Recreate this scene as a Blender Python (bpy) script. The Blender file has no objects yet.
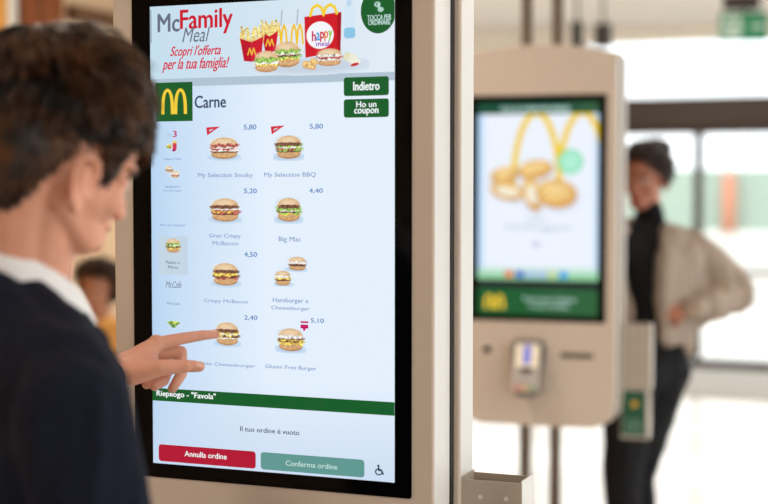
import bpy, bmesh, math, random
import numpy as np
from mathutils import Vector, Matrix, noise
random.seed(7)
SC = bpy.context.scene
COL = SC.collection
PI = math.pi
# ------------------------------------------------------------------ camera
F = 1450.0
H = 1.55
PITCH = math.atan(67/F)
cam_d = bpy.data.cameras.new('camera')
cam = bpy.data.objects.new('camera', cam_d); COL.objects.link(cam)
SC.camera = cam
cam.location = (0, 0, H)
cam.rotation_euler = (PI/2-PITCH, 0, 0)
cam_d.sensor_width = 36; cam_d.lens = 36*F/768
cam_d.clip_start = 0.05; cam_d.clip_end = 300
cam_d.dof.use_dof = True
cam_d.dof.focus_distance = 2.2
cam_d.dof.aperture_fstop = 2.4
cam_d.dof.aperture_blades = 0

def P(px, py, Y):
    """world point at distance Y (m, along +Y) seen in direction px,py of the photograph"""
    a = (px-384)/F; b = -(py-252)/F
    c, s = math.cos(PITCH), math.sin(PITCH)
    d = Vector((a, c+b*s, -s+b*c))
    return Vector((0, 0, H)) + d*(Y/d.y)

# ------------------------------------------------------------------ materials
def lin(c):
    return tuple(((x/255/12.92) if x/255 <= 0.04045 else ((x/255+0.055)/1.055)**2.4) for x in c)
def newmat(name):
    m = bpy.data.materials.new(name); m.use_nodes = True
    return m, m.node_tree.nodes, m.node_tree.links, m.node_tree.nodes['Principled BSDF']
def mat(name, rgb, rough=0.5, metal=0.0, var=0.0, scale=20.0, bump=0.0, bscale=None, spec=0.5, sss=0.0, stretch=None, sheen=0.0, coat=0.0, srgb=True):
    m, N, L, b = newmat(name)
    c = lin(rgb) if srgb else rgb
    b.inputs['Base Color'].default_value = (*c, 1)
    b.inputs['Roughness'].default_value = rough
    b.inputs['Metallic'].default_value = metal
    b.inputs['Specular IOR Level'].default_value = spec
    if sss:
        b.inputs['Subsurface Weight'].default_value = sss
        b.inputs['Subsurface Radius'].default_value = (0.012, 0.005, 0.003)
        b.inputs['Subsurface Scale'].default_value = 1.0
    if sheen: b.inputs['Sheen Weight'].default_value = sheen
    if coat: b.inputs['Coat Weight'].default_value = coat; b.inputs['Coat Roughness'].default_value = 0.1
    tc = N.new('ShaderNodeTexCoord'); mp = N.new('ShaderNodeMapping')
    L.new(tc.outputs['Object'], mp.inputs['Vector'])
    if stretch: mp.inputs['Scale'].default_value = stretch
    n = N.new('ShaderNodeTexNoise'); n.inputs['Scale'].default_value = scale; n.inputs['Detail'].default_value = 4
    L.new(mp.outputs[0], n.inputs['Vector'])
    r = N.new('ShaderNodeValToRGB')
    v = max(var, 0.02)
    r.color_ramp.elements[0].position = 0.3; r.color_ramp.elements[1].position = 0.7
    r.color_ramp.elements[0].color = (*[x*(1-v) for x in c], 1)
    r.color_ramp.elements[1].color = (*[min(1, x*(1+v)) for x in c], 1)
    L.new(n.outputs['Fac'], r.inputs['Fac']); L.new(r.outputs['Color'], b.inputs['Base Color'])
    if bump:
        n2 = N.new('ShaderNodeTexNoise'); n2.inputs['Scale'].default_value = bscale or scale*4
        L.new(mp.outputs[0], n2.inputs['Vector'])
        bp = N.new('ShaderNodeBump'); bp.inputs['Strength'].default_value = bump; bp.inputs['Distance'].default_value = 0.004
        L.new(n2.outputs['Fac'], bp.inputs['Height']); L.new(bp.outputs[0], b.inputs['Normal'])
    return m
def emis(name, rgb, strength=1.0):
    m, N, L, b = newmat(name)
    b.inputs['Base Color'].default_value = (0.004, 0.004, 0.004, 1)
    b.inputs['Roughness'].default_value = 0.25
    b.inputs['Specular IOR Level'].default_value = 0.2
    b.inputs['Emission Color'].default_value = (*lin(rgb), 1)
    b.inputs['Emission Strength'].default_value = strength
    return m
def emis_attr(name, strength=1.0):
    m, N, L, b = newmat(name)
    b.inputs['Base Color'].default_value = (0.004, 0.004, 0.004, 1)
    b.inputs['Roughness'].default_value = 0.25
    b.inputs['Specular IOR Level'].default_value = 0.2
    a = N.new('ShaderNodeVertexColor'); a.layer_name = 'Col'
    L.new(a.outputs['Color'], b.inputs['Emission Color'])
    b.inputs['Emission Strength'].default_value = strength
    return m
def glass(name, tint=(0.93, 0.97, 0.95)):
    m, N, L, b = newmat(name)
    out = N['Material Output']
    t = N.new('ShaderNodeBsdfTransparent'); t.inputs['Color'].default_value = (*tint, 1)
    g = N.new('ShaderNodeBsdfGlossy'); g.inputs['Roughness'].default_value = 0.02
    mx = N.new('ShaderNodeMixShader'); mx.inputs[0].default_value = 0.06
    L.new(t.outputs[0], mx.inputs[1]); L.new(g.outputs[0], mx.inputs[2]); L.new(mx.outputs[0], out.inputs['Surface'])
    return m

# ------------------------------------------------------------------ objects
def tag(o, label=None, cat=None, group=None, kind=None):
    if label: o['label'] = label
    if cat: o['category'] = cat
    if group: o['group'] = group
    if kind: o['kind'] = kind
    return o
def empty(name, loc, rz=0.0, label=None, cat=None, group=None):
    o = bpy.data.objects.new(name, None); COL.objects.link(o)
    o.location = loc; o.rotation_euler = (0, 0, rz); o.empty_display_size = 0.1
    o.matrix_world = Matrix.Translation(Vector(loc)) @ Matrix.Rotation(rz, 4, 'Z')
    return tag(o, label, cat, group)
def WM(o):
    M = o.matrix_basis.copy(); p = o.parent
    while p: M = p.matrix_basis @ M; p = p.parent
    return M
def link(name, me, parent=None, m=None, smooth=False, world=False):
    """links mesh; if world is True its verts are in world space and are moved to the parent's frame"""
    o = bpy.data.objects.new(name, me); COL.objects.link(o)
    if parent:
        o.parent = parent
        if world: me.transform(WM(parent).inverted())
    if m:
        for x in (m if isinstance(m, (list, tuple)) else [m]): me.materials.append(x)
    if smooth:
        me.polygons.foreach_set('use_smooth', [True]*len(me.polygons))
    me.update()
    return o
def mk(name, bm, m=None, parent=None, smooth=False, world=False, bevel=0.0, seg=2):
    if bevel:
        es = [e for e in bm.edges if len(e.link_faces) == 2 and e.calc_face_angle(0) > 0.6]
        bmesh.ops.bevel(bm, geom=es, offset=bevel, segments=seg, affect='EDGES', profile=0.5, clamp_overlap=True)
    me = bpy.data.meshes.new(name); bm.to_mesh(me); bm.free()
    return link(name, me, parent, m, smooth, world)
def box(bm, x0, x1, y0, y1, z0, z1, mi=0):
    vs = [bm.verts.new(v) for v in ((x0,y0,z0),(x1,y0,z0),(x1,y1,z0),(x0,y1,z0),(x0,y0,z1),(x1,y0,z1),(x1,y1,z1),(x0,y1,z1))]
    for f in ((0,3,2,1),(4,5,6,7),(0,1,5,4),(1,2,6,5),(2,3,7,6),(3,0,4,7)):
        bm.faces.new([vs[i] for i in f]).material_index = mi
def obox(bm, M, x0, x1, y0, y1, z0, z1, mi=0):
    n0 = len(bm.verts); box(bm, x0, x1, y0, y1, z0, z1, mi); bm.verts.ensure_lookup_table()
    for v in bm.verts[n0:]: v.co = M @ v.co
def cyl(bm, p0, p1, r0, r1=None, n=20, mi=0, cap=True):
    r1 = r0 if r1 is None else r1
    p0 = Vector(p0); p1 = Vector(p1); d = (p1-p0).normalized()
    a = d.orthogonal().normalized(); b = d.cross(a)
    A = [bm.verts.new(p0+(a*math.cos(t)+b*math.sin(t))*r0) for t in [2*PI*i/n for i in range(n)]]
    B = [bm.verts.new(p1+(a*math.cos(t)+b*math.sin(t))*r1) for t in [2*PI*i/n for i in range(n)]]
    for i in range(n):
        f = bm.faces.new((A[i], A[(i+1) % n], B[(i+1) % n], B[i])); f.material_index = mi; f.smooth = True
    if cap:
        bm.faces.new(A[::-1]).material_index = mi; bm.faces.new(B).material_index = mi
def prism(bm, pts, y0, y1, mi=0):
    """outline pts in (x,z), extruded from y0 to y1"""
    A = [bm.verts.new((x, y0, z)) for x, z in pts]; B = [bm.verts.new((x, y1, z)) for x, z in pts]
    n = len(pts)
    bm.faces.new(A).material_index = mi; bm.faces.new(B[::-1]).material_index = mi
    for i in range(n):
        bm.faces.new((A[i], B[i], B[(i+1) % n], A[(i+1) % n])).material_index = mi
def rrect(x0, x1, z0, z1, r, n=6):
    o = []
    for cx, cz, a0 in ((x1-r, z1-r, 0), (x0+r, z1-r, 90), (x0+r, z0+r, 180), (x1-r, z0+r, 270)):
        for i in range(n+1):
            t = math.radians(a0+90*i/n); o.append((cx+r*math.cos(t), cz+r*math.sin(t)))
    return o

# ------------------------------------------------------------------ soft bodies: unions of round cones, voxel-merged
_ico = {}
def ico(sub):
    if sub not in _ico:
        b = bmesh.new(); bmesh.ops.create_icosphere(b, subdivisions=sub, radius=1.0)
        _ico[sub] = [v.co.copy() for v in b.verts]; b.free()
    return _ico[sub]
def hull(bm, items, sub=2):
    """convex hull of ellipsoids: (centre, radius or (rx,ry,rz)[, 3x3 rotation])"""
    vs = []
    for it in items:
        c = Vector(it[0]); r = it[1]; R = it[2] if len(it) > 2 else None
        r = Vector(r) if isinstance(r, (tuple, list, Vector)) else Vector((r, r, r))
        for q in ico(sub):
            w = Vector((q.x*r.x, q.y*r.y, q.z*r.z))
            if R is not None: w = R @ w
            vs.append(bm.verts.new(c+w))
    res = bmesh.ops.convex_hull(bm, input=vs)
    dead = [g for g in res['geom_interior'] if isinstance(g, bmesh.types.BMVert)] + [g for g in res['geom_unused'] if isinstance(g, bmesh.types.BMVert)]
    dead = [v for v in set(dead) if v.is_valid and not v.link_faces]
    if dead: bmesh.ops.delete(bm, geom=dead, context='VERTS')
def chain(bm, pts, rs, sub=2, R=None):
    for i in range(len(pts)-1):
        a = (pts[i], rs[i]) if R is None else (pts[i], rs[i], R)
        b = (pts[i+1], rs[i+1]) if R is None else (pts[i+1], rs[i+1], R)
        hull(bm, [a, b], sub)
def xf(bm, M, n0=0):
    bm.verts.ensure_lookup_table()
    for v in bm.verts[n0:]: v.co = M @ v.co
def fuse(name, bm, voxel, smooth=6, m=None, parent=None, disp=None, world=True, dec=None):
    bmesh.ops.recalc_face_normals(bm, faces=bm.faces)
    me = bpy.data.meshes.new(name); bm.to_mesh(me); bm.free()
    o = bpy.data.objects.new(name, me); COL.objects.link(o)
    r = o.modifiers.new('r', 'REMESH'); r.mode = 'VOXEL'; r.voxel_size = voxel; r.use_smooth_shade = True
    if smooth:
        s = o.modifiers.new('s', 'SMOOTH'); s.factor = 0.5; s.iterations = smooth
    dg = bpy.context.evaluated_depsgraph_get()
    m2 = bpy.data.meshes.new_from_object(o.evaluated_get(dg))
    bpy.data.objects.remove(o); bpy.data.meshes.remove(me)
    m2.name = name
    m2.materials.clear()
    if disp:
        nn = [v.normal.copy() for v in m2.vertices]
        for v, n in zip(m2.vertices, nn): v.co += n*disp(v.co)
    return link(name, m2, parent, m, True, world)
def text_mesh(body, bold=0.0, shear=0.0, align='CENTER'):
    c = bpy.data.curves.new('t', 'FONT'); c.body = body; c.align_x = align; c.offset = bold; c.shear = shear
    c.resolution_u = 3
    o = bpy.data.objects.new('t', c); COL.objects.link(o)
    dg = bpy.context.evaluated_depsgraph_get()
    me = bpy.data.meshes.new_from_object(o.evaluated_get(dg))
    bpy.data.objects.remove(o); bpy.data.curves.remove(c)
    return me
# ------------------------------------------------------------------ what the screens show
DW, DH, DZ = 0.203, 0.35415, 1.4702     # half width, half height, centre height of a kiosk screen
YAW = math.radians(22.0)
KF = Vector((-0.172, 2.176, 0))          # floor point below the near kiosk's screen
def S(px, py):
    d = P(px, py, 2.0)-Vector((0, 0, H)); o = Vector((0, 0, H))
    R = Vector((math.cos(YAW), -math.sin(YAW), 0)); N = Vector((-math.sin(YAW), -math.cos(YAW), 0))
    t = (KF-o).dot(N)/d.dot(N)
    p = o+d*t
    return (p-KF).dot(R), p.z
class Pic:
    def __init__(s, w, h, res, bg):
        s.w, s.h = w, h
        s.nx, s.ny = max(2, int(w/res)), max(2, int(h/res))
        s.X, s.Y = np.meshgrid(np.linspace(0, 1, s.nx+1)*w, np.linspace(0, 1, s.ny+1)*h)
        s.C = np.zeros(s.X.shape+(3,)); s.C[:] = bg; s.A = np.zeros(s.X.shape); s.res = res
        rs = np.random.RandomState(3)
        s.n = rs.rand(*s.X.shape)
        k = rs.rand(*s.X.shape)
        for _ in range(2):
            k = (k+np.roll(k, 1, 0)+np.roll(k, 1, 1)+np.roll(k, -1, 0)+np.roll(k, -1, 1))/5
        s.k = (k-k.mean())/(k.std()+1e-6)
    def put(s, m, c, a=1.0, tex=0.0):
        m = np.clip(m, 0, 1)*a
        c = np.zeros(s.C.shape)+np.array(c, float)
        if tex: c = c*(1+tex*s.k[..., None]*0.5)
        s.C = s.C*(1-m[..., None])+c*m[..., None]
        s.A = np.maximum(s.A, m)
    def el(s, cx, cy, rx, ry, rot=0, e=None):
        e = e or s.res
        c, q = math.cos(rot), math.sin(rot)
        x = (s.X-cx)*c+(s.Y-cy)*q; y = -(s.X-cx)*q+(s.Y-cy)*c
        d = np.sqrt((x/rx)**2+(y/ry)**2)
        return np.clip((1-d)*min(rx, ry)/e+0.5, 0, 1)
    def band(s, cx, cy, hw, hh, amp=0.0, fr=5, ph=0.0, e=None):
        e = e or s.res
        x = s.X-cx; y = s.Y-cy-amp*np.sin(x/hw*fr+ph)-amp*0.5*np.sin(x/hw*fr*2.3+ph*2)
        d = np.maximum(np.abs(x)/hw, np.abs(y)/hh)
        d = ((np.abs(x)/hw)**4+(np.abs(y)/hh)**4)**0.25
        return np.clip((1-d)*min(hw, hh)/e+0.5, 0, 1)
    def poly(s, pts, e=None):
        e = e or s.res
        m = np.ones(s.X.shape)
        n = len(pts)
        ar = sum(pts[i][0]*pts[(i+1) % n][1]-pts[(i+1) % n][0]*pts[i][1] for i in range(n))
        if ar < 0: pts = pts[::-1]
        for i in range(n):
            a, b = pts[i], pts[(i+1) % n]
            L = math.hypot(b[0]-a[0], b[1]-a[1])+1e-9
            d = ((b[0]-a[0])*(s.Y-a[1])-(b[1]-a[1])*(s.X-a[0]))/L
            m = np.minimum(m, np.clip(d/e+0.5, 0, 1))
        return m
    def stroke(s, pts, hw, e=None):
        e = e or s.res; D = np.full(s.X.shape, 1e9)
        for a, b in zip(pts[:-1], pts[1:]):
            dx, dy = b[0]-a[0], b[1]-a[1]; q = dx*dx+dy*dy+1e-12
            t = np.clip(((s.X-a[0])*dx+(s.Y-a[1])*dy)/q, 0, 1)
            D = np.minimum(D, np.hypot(s.X-a[0]-t*dx, s.Y-a[1]-t*dy))
        return np.clip((hw-D)/e+0.5, 0, 1)
    def mesh(s, name, x0, z0, y, parent, keep_all=False, m=None):
        C = np.clip(s.C, 0, 255)/255
        C = np.where(C <= 0.04045, C/12.92, ((C+0.055)/1.055)**2.4)
        nx, ny = s.nx+1, s.ny+1
        V = [(x0+s.X[j, i], y, z0+s.Y[j, i]) for j in range(ny) for i in range(nx)]
        Fs = []
        for j in range(ny-1):
            for i in range(nx-1):
                if keep_all or s.A[j:j+2, i:i+2].max() > 0.03:
                    a = j*nx+i; Fs.append((a, a+1, a+nx+1, a+nx))
        used = sorted({q for f in Fs for q in f}); mp = {q: i for i, q in enumerate(used)}
        me = bpy.data.meshes.new(name)
        me.from_pydata([V[q] for q in used], [], [[mp[q] for q in f] for f in Fs])
        at = me.color_attributes.new('Col', 'FLOAT_COLOR', 'POINT')
        cc = C.reshape(-1, 3)
        arr = np.ones((len(used), 4)); arr[:, :3] = cc[used]
        at.data.foreach_set('color', arr.ravel())
        return link(name, me, parent, m or M_PIC)
BG = (216, 233, 250)
BUN, BUNH, BUND = (214, 170, 122), (240, 216, 180), (188, 140, 96)
CHE, LET, PAT, BAC, ONI = (240, 204, 96), (150, 192, 92), (120, 82, 64), (176, 92, 82), (240, 234, 225)
def burger(p, cx, cy, w, h, lay, sh=True):
    if sh: p.put(p.el(cx-0.02*w, cy-0.40*h, 0.54*w, 0.14*h, e=h*0.12), (168, 196, 224), 0.75)
    p.put(p.el(cx, cy-0.27*h, 0.44*w, 0.21*h), BUND, tex=0.1)
    p.put(p.el(cx, cy-0.23*h, 0.43*w, 0.18*h), BUN, tex=0.1)
    n = len(lay); z0 = -0.16*h; z1 = 0.16*h
    p.put(p.el(cx, cy+0.14*h, 0.46*w, 0.36*h)*(p.Y > cy+0.1*h), BUN, tex=0.12)
    p.put(p.el(cx-0.03*w, cy+0.30*h, 0.34*w, 0.15*h, e=h*0.16), BUNH, 0.85)
    for i, c in enumerate(lay):
        y = cy+z0+(z1-z0)*(i+0.5)/n
        p.put(p.band(cx+0.03*w*math.sin(i*2.1), y, (0.46+0.04*math.sin(i*1.7))*w, max(0.075*h, (z1-z0)/n*0.62), 0.018*h*(2 if c in (LET, BAC, CHE) else 0.5), 5+i, i*1.3), c, 1, 0.35)
def nugget(p, cx, cy, rx, ry, rot, open_=False):
    p.put(p.el(cx+rx*0.05, cy-ry*0.25, rx*1.05, ry*0.95, rot, e=ry*0.4), (190, 200, 220), 0.5)
    p.put(p.el(cx, cy, rx, ry, rot), (214, 156, 80), tex=0.15)
    p.put(p.el(cx-rx*0.05, cy+ry*0.15, rx*0.85, ry*0.75, rot, e=ry*0.4), (240, 200, 130), tex=0.15)
    p.put(p.el(cx-rx*0.1, cy+ry*0.35, rx*0.5, ry*0.35, rot, e=ry*0.4), (248, 216, 150), 0.8)
    if open_: p.put(p.el(cx, cy, rx*0.7, ry*0.55, rot), (246, 238, 215), 1, 0.05)
def arches(w, h, x0, z0, t=0.13, n=26, drop=0.0):
    """outline strips of a double-arch letter m, width w and height h"""
    bm = bmesh.new()
    for sgn in (-1, 1):
        c = x0+sgn*w*0.25
        A = []; B = []
        for i in range(n+1):
            a = PI*i/n
            ox = -math.cos(a)*0.25*w; oz = (max(0, math.sin(a))**0.62)*h
            ix = -math.cos(a)*(0.25*w-t*w*0.62); iz = max(0, (max(0, math.sin(a))**0.62)*h-t*h*0.62)
            A.append((c+ox, oz)); B.append((c+ix, iz))
        for i in range(n):
            q = [A[i], A[i+1], B[i+1], B[i]]
            vs = [bm.verts.new((x, 0, z0+z)) for x, z in q]
            bm.faces.new(vs)
    return bm
M_PIC = emis_attr('screen_picture')
E = {k: emis('screen_'+k, v) for k, v in dict(
    green=(20, 92, 42), dgreen=(14, 84, 60), grey=(104, 112, 132), red=(205, 30, 50), wred=(212, 44, 66), white=(240, 246, 248),
    yellow=(244, 205, 60), navy=(66, 78, 112), blue=(104, 140, 196), pale=(138, 162, 204), dot=(60, 84, 150), teal=(96, 152, 146),
    button_red=(178, 22, 52), tile=(196, 214, 228), line=(176, 196, 212), ink=(22, 34, 50), magenta=(196, 24, 96), pwhite=(190, 220, 214),
    orange=(230, 120, 60), sky=(60, 150, 225), violet=(150, 80, 190), lime=(140, 200, 70), darkg=(18, 60, 34), bar=(30, 36, 42)).items()}
class UI:
    def __init__(s, disp): s.d = disp
    def y(s, L): return -0.0020-0.0003*L
    def shape(s, name, pts, L, m):
        bm = bmesh.new(); bm.faces.new([bm.verts.new((x, s.y(L), z)) for x, z in pts][::1])
        for f in bm.faces:
            f.normal_update()
            if f.normal.y > 0: f.normal_flip()
        return mk(name, bm, m, s.d)
    def rect(s, name, px, L, m, r=0.0):
        x0, z1 = S(px[0], px[1]); x1, z0 = S(px[2], px[3])
        return s.shape(name, rrect(x0, x1, z0, z1, r) if r else [(x0, z0), (x1, z0), (x1, z1), (x0, z1)], L, m)
    def text(s, name, body, px, L, m, bold=0.0, shear=0.0, local=None):
        me = text_mesh(body, 0.0, shear)
        if local: x0, z0, x1, z1 = local
        else:
            x0, z1 = S(px[0], px[1]); x1, z0 = S(px[2], px[3])
        c = np.empty(len(me.vertices)*3); me.vertices.foreach_get('co', c); c = c.reshape(-1, 3)
        a, b = c.min(0), c.max(0)
        o = np.empty_like(c)
        o[:, 0] = x0+(c[:, 0]-a[0])/(b[0]-a[0])*(x1-x0); o[:, 2] = z0+(c[:, 1]-a[1])/(b[1]-a[1])*(z1-z0); o[:, 1] = s.y(L)
        me.vertices.foreach_set('co', o.ravel()); me.name = name
        if bold > 0:      # heavier strokes: the glyphs repeated a hair to the side
            dx = min(0.0012, (z1-z0)*0.04*min(1.6, 0.6+bold*30)); bq = bmesh.new(); bq.from_mesh(me)
            for ax, az in ((dx, 0), (dx/2, dx*.5), (-dx*.4, -dx*.4)):
                m2 = me.copy(); m2.transform(Matrix.Translation((ax, -0.00004, az))); bq.from_mesh(m2); bpy.data.meshes.remove(m2)
            bq.to_mesh(me); bq.free()
        me.materials.clear()
        return link(name, me, s.d, m)
    def pic(s, name, px, L, fn, res=0.0009, bg=BG):
        x0, z1 = S(px[0], px[1]); x1, z0 = S(px[2], px[3])
        p = Pic(x1-x0, z1-z0, res, bg); fn(p, p.w, p.h)
        return p.mesh(name, x0, z0, s.y(L), s.d)

def menu_screen(disp):
    u = UI(disp)
    # top banner
    u.rect('banner_rule', (151, 79.5, 395, 80.3), 1, E['line'])
    u.rect('banner_edge', (151.2, 10, 152.2, 43), 1, E['grey'])
    u.text('banner_word', 'Mc', (158.5, 14.5, 180, 31.5), 2, E['grey'], 0.012)
    u.text('banner_word', 'Family', (181, 10.5, 233, 33), 2, E['red'], 0.03)
    u.text('banner_word', 'Meal', (183, 28, 211, 41.5), 3, E['grey'], 0.0, 0.35)
    u.text('banner_slogan', "Scopri l'offerta", (171, 46.5, 221.5, 57.5), 2, E['wred'], 0.002, 0.4)
    u.text('banner_slogan', 'per la tua famiglia!', (163, 59, 230, 71), 2, E['wred'], 0.002, 0.4)
    def ban(p, w, h):
        def U(x, y): return ((x-235)/135*w, (80-y)/80*h)
        sx = w/135; sy = h/80
        q = U(312, 66); p.put(p.el(q[0], q[1], 52*sx, 7*sy, e=0.006), (196, 208, 222), 0.8)
        # water bottle
        for (a, b, c, d, col, al) in ((351, 24, 5, 17, (214, 232, 246), .9), (351, 36, 5.5, 5, (120, 190, 226), .8), (350.5, 7, 2.2, 4, (190, 214, 240), .9)):
            q = U(a, b); p.put(p.band(q[0], q[1], c*sx, d*sy), col, al)
        # cups
        for cx in (283, 299):
            p.put(p.poly([U(cx-8.5, 25), U(cx+8.5, 25), U(cx+7, 55), U(cx-7, 55)]), (226, 232, 238), 1)
            p.put(p.stroke([U(cx+1, 12), U(cx, 26)], 0.7*sx), (160, 170, 180), .7)
            for o in (-3, 3):
                p.put(p.stroke([U(cx+o-3, 44), U(cx+o-1.8, 31), U(cx+o, 26), U(cx+o+1.8, 31), U(cx+o+3, 44)], 0.9*sx), (240, 196, 40))
        # fries
        for k, (x0, x1, y0, y1) in enumerate(((263, 280, 28, 52), (241, 265, 33, 60))):
            for i in range(13):
                t = i/12; xx = x0+1+(x1-x0-2)*t
                p.put(p.stroke([U(xx, y0+8), U(xx+3*math.sin(i*2.3), y0-4+3*math.cos(i*1.7))], 1.15*sx), (238, 212, 130), 1, 0.25)
            p.put(p.poly([U(x0, y0+4), U(x0+(x1-x0)*.5, y0+8), U(x0+(x1-x0)*.5, y1), U(x0+4, y1-1)]), (190, 18, 44))
            p.put(p.poly([U(x0+(x1-x0)*.5, y0+8), U(x1, y0+3), U(x1-2.5, y1-2), U(x0+(x1-x0)*.5, y1)]), (206, 26, 48))
            c = (x0+x1)/2
            for o in (-2, 2):
                p.put(p.stroke([U(c+o-2, y1-7), U(c+o, y1-13), U(c+o+2, y1-7)], 0.7*sx), (240, 190, 60))
        # red carton box
        p.put(p.poly([U(306.5, 19), U(343, 16), U(342, 53), U(307.5, 58)]), (208, 26, 40))
        p.put(p.poly([U(339, 17), U(343, 16), U(342, 53), U(339, 54)]), (170, 16, 32))
        for o in (319, 332):
            p.put(p.stroke([U(o-6.5, 18), U(o-4.5, 11), U(o, 8.4), U(o+4.5, 11), U(o+6.5, 17)], 1.3*sx), (248, 208, 50))
        q = U(322, 37); p.put(p.el(q[0], q[1], 13.5*sx, 13*sy), (245, 246, 248))
        # burgers and sides
        q = U(289, 54.5); burger(p, q[0], q[1], 27*sx, 25*sy, [CHE, LET, PAT, ONI, LET], False)
        q = U(268, 60.5); burger(p, q[0], q[1], 26*sx, 21*sy, [CHE, ONI, LET, LET], False)
        q = U(331, 58.5); burger(p, q[0], q[1], 26*sx, 17*sy, [ONI, BAC, ONI], False)
        for (a, b, c, d, r) in ((310, 65, 5, 3, .4), (316, 62, 4, 3, -.6), (313, 67, 5, 2.4, -.2), (307, 64, 3, 2.5, 1)):
            q = U(a, b); nugget(p, q[0], q[1], c*sx, d*sy, r)
        for (a, b, c, d, r, col) in ((353, 60, 7, 4.5, -.4, (236, 236, 214)), (357, 64, 5, 3, .2, (240, 240, 224)), (356, 66, 4, 1.4, .2, (200, 40, 50)), (348, 58, 4, 3, .9, (226, 224, 190))):
            q = U(a, b); p.put(p.el(q[0], q[1], c*sx, d*sy, r), col)
    u.pic('banner_picture', (235, 1, 370, 79), 3, ban, 0.00065, (214, 229, 242))
    tx0, tz1 = S(313, 33.5); tx1, tz0 = S(334, 40.5); wd = (tx1-tx0)/5.0
    for ch, k, c in zip('happy', range(5), ('magenta', 'sky', 'red', 'orange', 'lime')):
        u.text('carton_letter', ch, None, 5, E[c], 0.02, local=(tx0+k*wd*0.98, tz0-(0.003 if ch in 'py' else 0)+k*0.0007, tx0+(k+0.86)*wd*0.98, tz1+(0.003 if ch == 'h' else 0)+k*0.0007))
    u.text('carton_letter', 'meal', (317, 41.5, 330, 46), 5, E['violet'], 0.02)
    cx, cz = S(379, 11)
    pts = [(min(DW, cx+0.0275*math.cos(t)), min(DZ+DH, cz+0.0325*math.sin(t))) for t in [2*PI*i/40 for i in range(40)]]
    u.shape('touch_badge', pts, 2, E['green'])
    u.text('badge_text', 'TOCCA PER', (368, 15.5, 392, 19.5), 3, E['pwhite'], 0.02)
    u.text('badge_text', 'ORDINARE', (369, 20.5, 391, 24.5), 3, E['pwhite'], 0.02)
    def hnd(p, w, h):
        p.put(p.el(w*.35, h*.7, w*.26, h*.22)-p.el(w*.35, h*.7, w*.14, h*.12), (190, 220, 214))
        p.put(p.stroke([(w*.38, h*.7), (w*.55, h*.35)], w*.08), (190, 220, 214)); p.put(p.el(w*.62, h*.28, w*.26, h*.2), (190, 220, 214), .9)
    u.pic('badge_hand', (374, 1, 386, 13), 3, hnd, 0.0008, (20, 92, 42))
    # heading
    u.rect('logo_tile', (156, 83, 193.5, 121), 2, E['green'])
    x0, z1 = S(162, 89); x1, z0 = S(188, 114)
    bm = arches(x1-x0, z1-z0, (x0+x1)/2, z0, 0.2); 
    for v in bm.verts: v.co.y = u.y(3)
    mk('logo_arches', bm, E['yellow'], disp)
    u.text('heading_text', 'Carne', (195.5, 96, 226.5, 107.5), 2, E['navy'], 0.012)
    u.rect('menu_button', (344.5, 77.6, 389.5, 95.2), 2, E['green'], 0.004); u.text('button_text', 'Indietro', (354, 82, 380, 90), 3, E['white'], 0.025)
    u.rect('menu_button', (344.5, 99.5, 389.5, 117), 2, E['green'], 0.004)
    u.text('button_text', 'Ho un', (357, 101.5, 377, 107), 3, E['white'], 0.025); u.text('button_text', 'coupon', (355, 109, 379, 115.5), 3, E['white'], 0.025)
    # left column
    u.text('category_icon', 'Mc', (168.5, 133.5, 173, 137), 2, E['line'], 0.01); u.text('category_icon', '3', (173.8, 131, 177.5, 137), 2, E['magenta'], 0.02)
    def ic1(p, w, h):
        p.put(p.el(w*.3, h*.5, w*.2, h*.2), (220, 190, 90), 1, .4); p.put(p.band(w*.72, h*.55, w*.16, h*.4), (206, 60, 80)); p.put(p.el(w*.72, h*.9, w*.18, h*.12), (240, 210, 110)); p.put(p.el(w*.65, h*.15, w*.14, h*.1), (160, 30, 110)); p.put(p.el(w*.15, h*.45, w*.1, h*.1), (150, 180, 80))
    u.pic('category_icon', (166.5, 141, 179, 152), 2, ic1)
    u.text('category_text', 'Happy Meal', (164.5, 158, 182, 160.5), 2, E['blue'])
    def ic2(p, w, h):
        burger(p, w*.28, h*.72, w*.52, h*.5, [PAT, ONI], False); burger(p, w*.7, h*.3, w*.58, h*.55, [BAC, ONI], False)
    u.pic('category_icon', (166, 166, 180.5, 178), 2, ic2)
    u.text('category_text', 'Sandwich e', (166, 185, 180.5, 188), 2, E['blue']); u.text('category_text', 'hamburger', (164, 189.5, 183, 192), 2, E['blue'])
    u.text('category_text', 'Ho un coupon', (161, 223.5, 186, 227), 2, E['blue'])
    u.rect('selected_tile', (159.5, 236, 188.5, 275), 1, E['tile'], 0.002)
    u.pic('category_icon', (166, 238.5, 182, 253), 2, lambda p, w, h: burger(p, w/2, h/2, w*.92, h, [CHE, PAT, LET, ONI, LET], False), 0.0008, (196, 214, 228))
    u.text('category_text', 'Panini e', (167, 260.5, 180.5, 264), 2, E['navy']); u.text('category_text', 'Menu', (169, 265.5, 178.5, 268.5), 2, E['navy'])
    u.text('category_icon', 'McCaf\u00e9', (166.5, 281, 182.5, 288), 2, E['grey'], 0, 0.3); u.text('category_text', 'McCaf\u00e9', (168, 302, 181, 305), 2, E['blue'])
    def sal(p, w, h):
        p.put(p.poly([(w*.1, h*.6), (w*.9, h*.6), (w*.62, h*.08), (w*.38, h*.08)]), (120, 160, 90), 1, .4); p.put(p.el(w*.5, h*.62, w*.46, h*.2), (150, 190, 80), 1, .6); p.put(p.el(w*.6, h*.66, w*.14, h*.1), (236, 220, 140))
    u.pic('category_icon', (167.5, 319, 181.5, 328.5), 2, sal)
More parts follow.
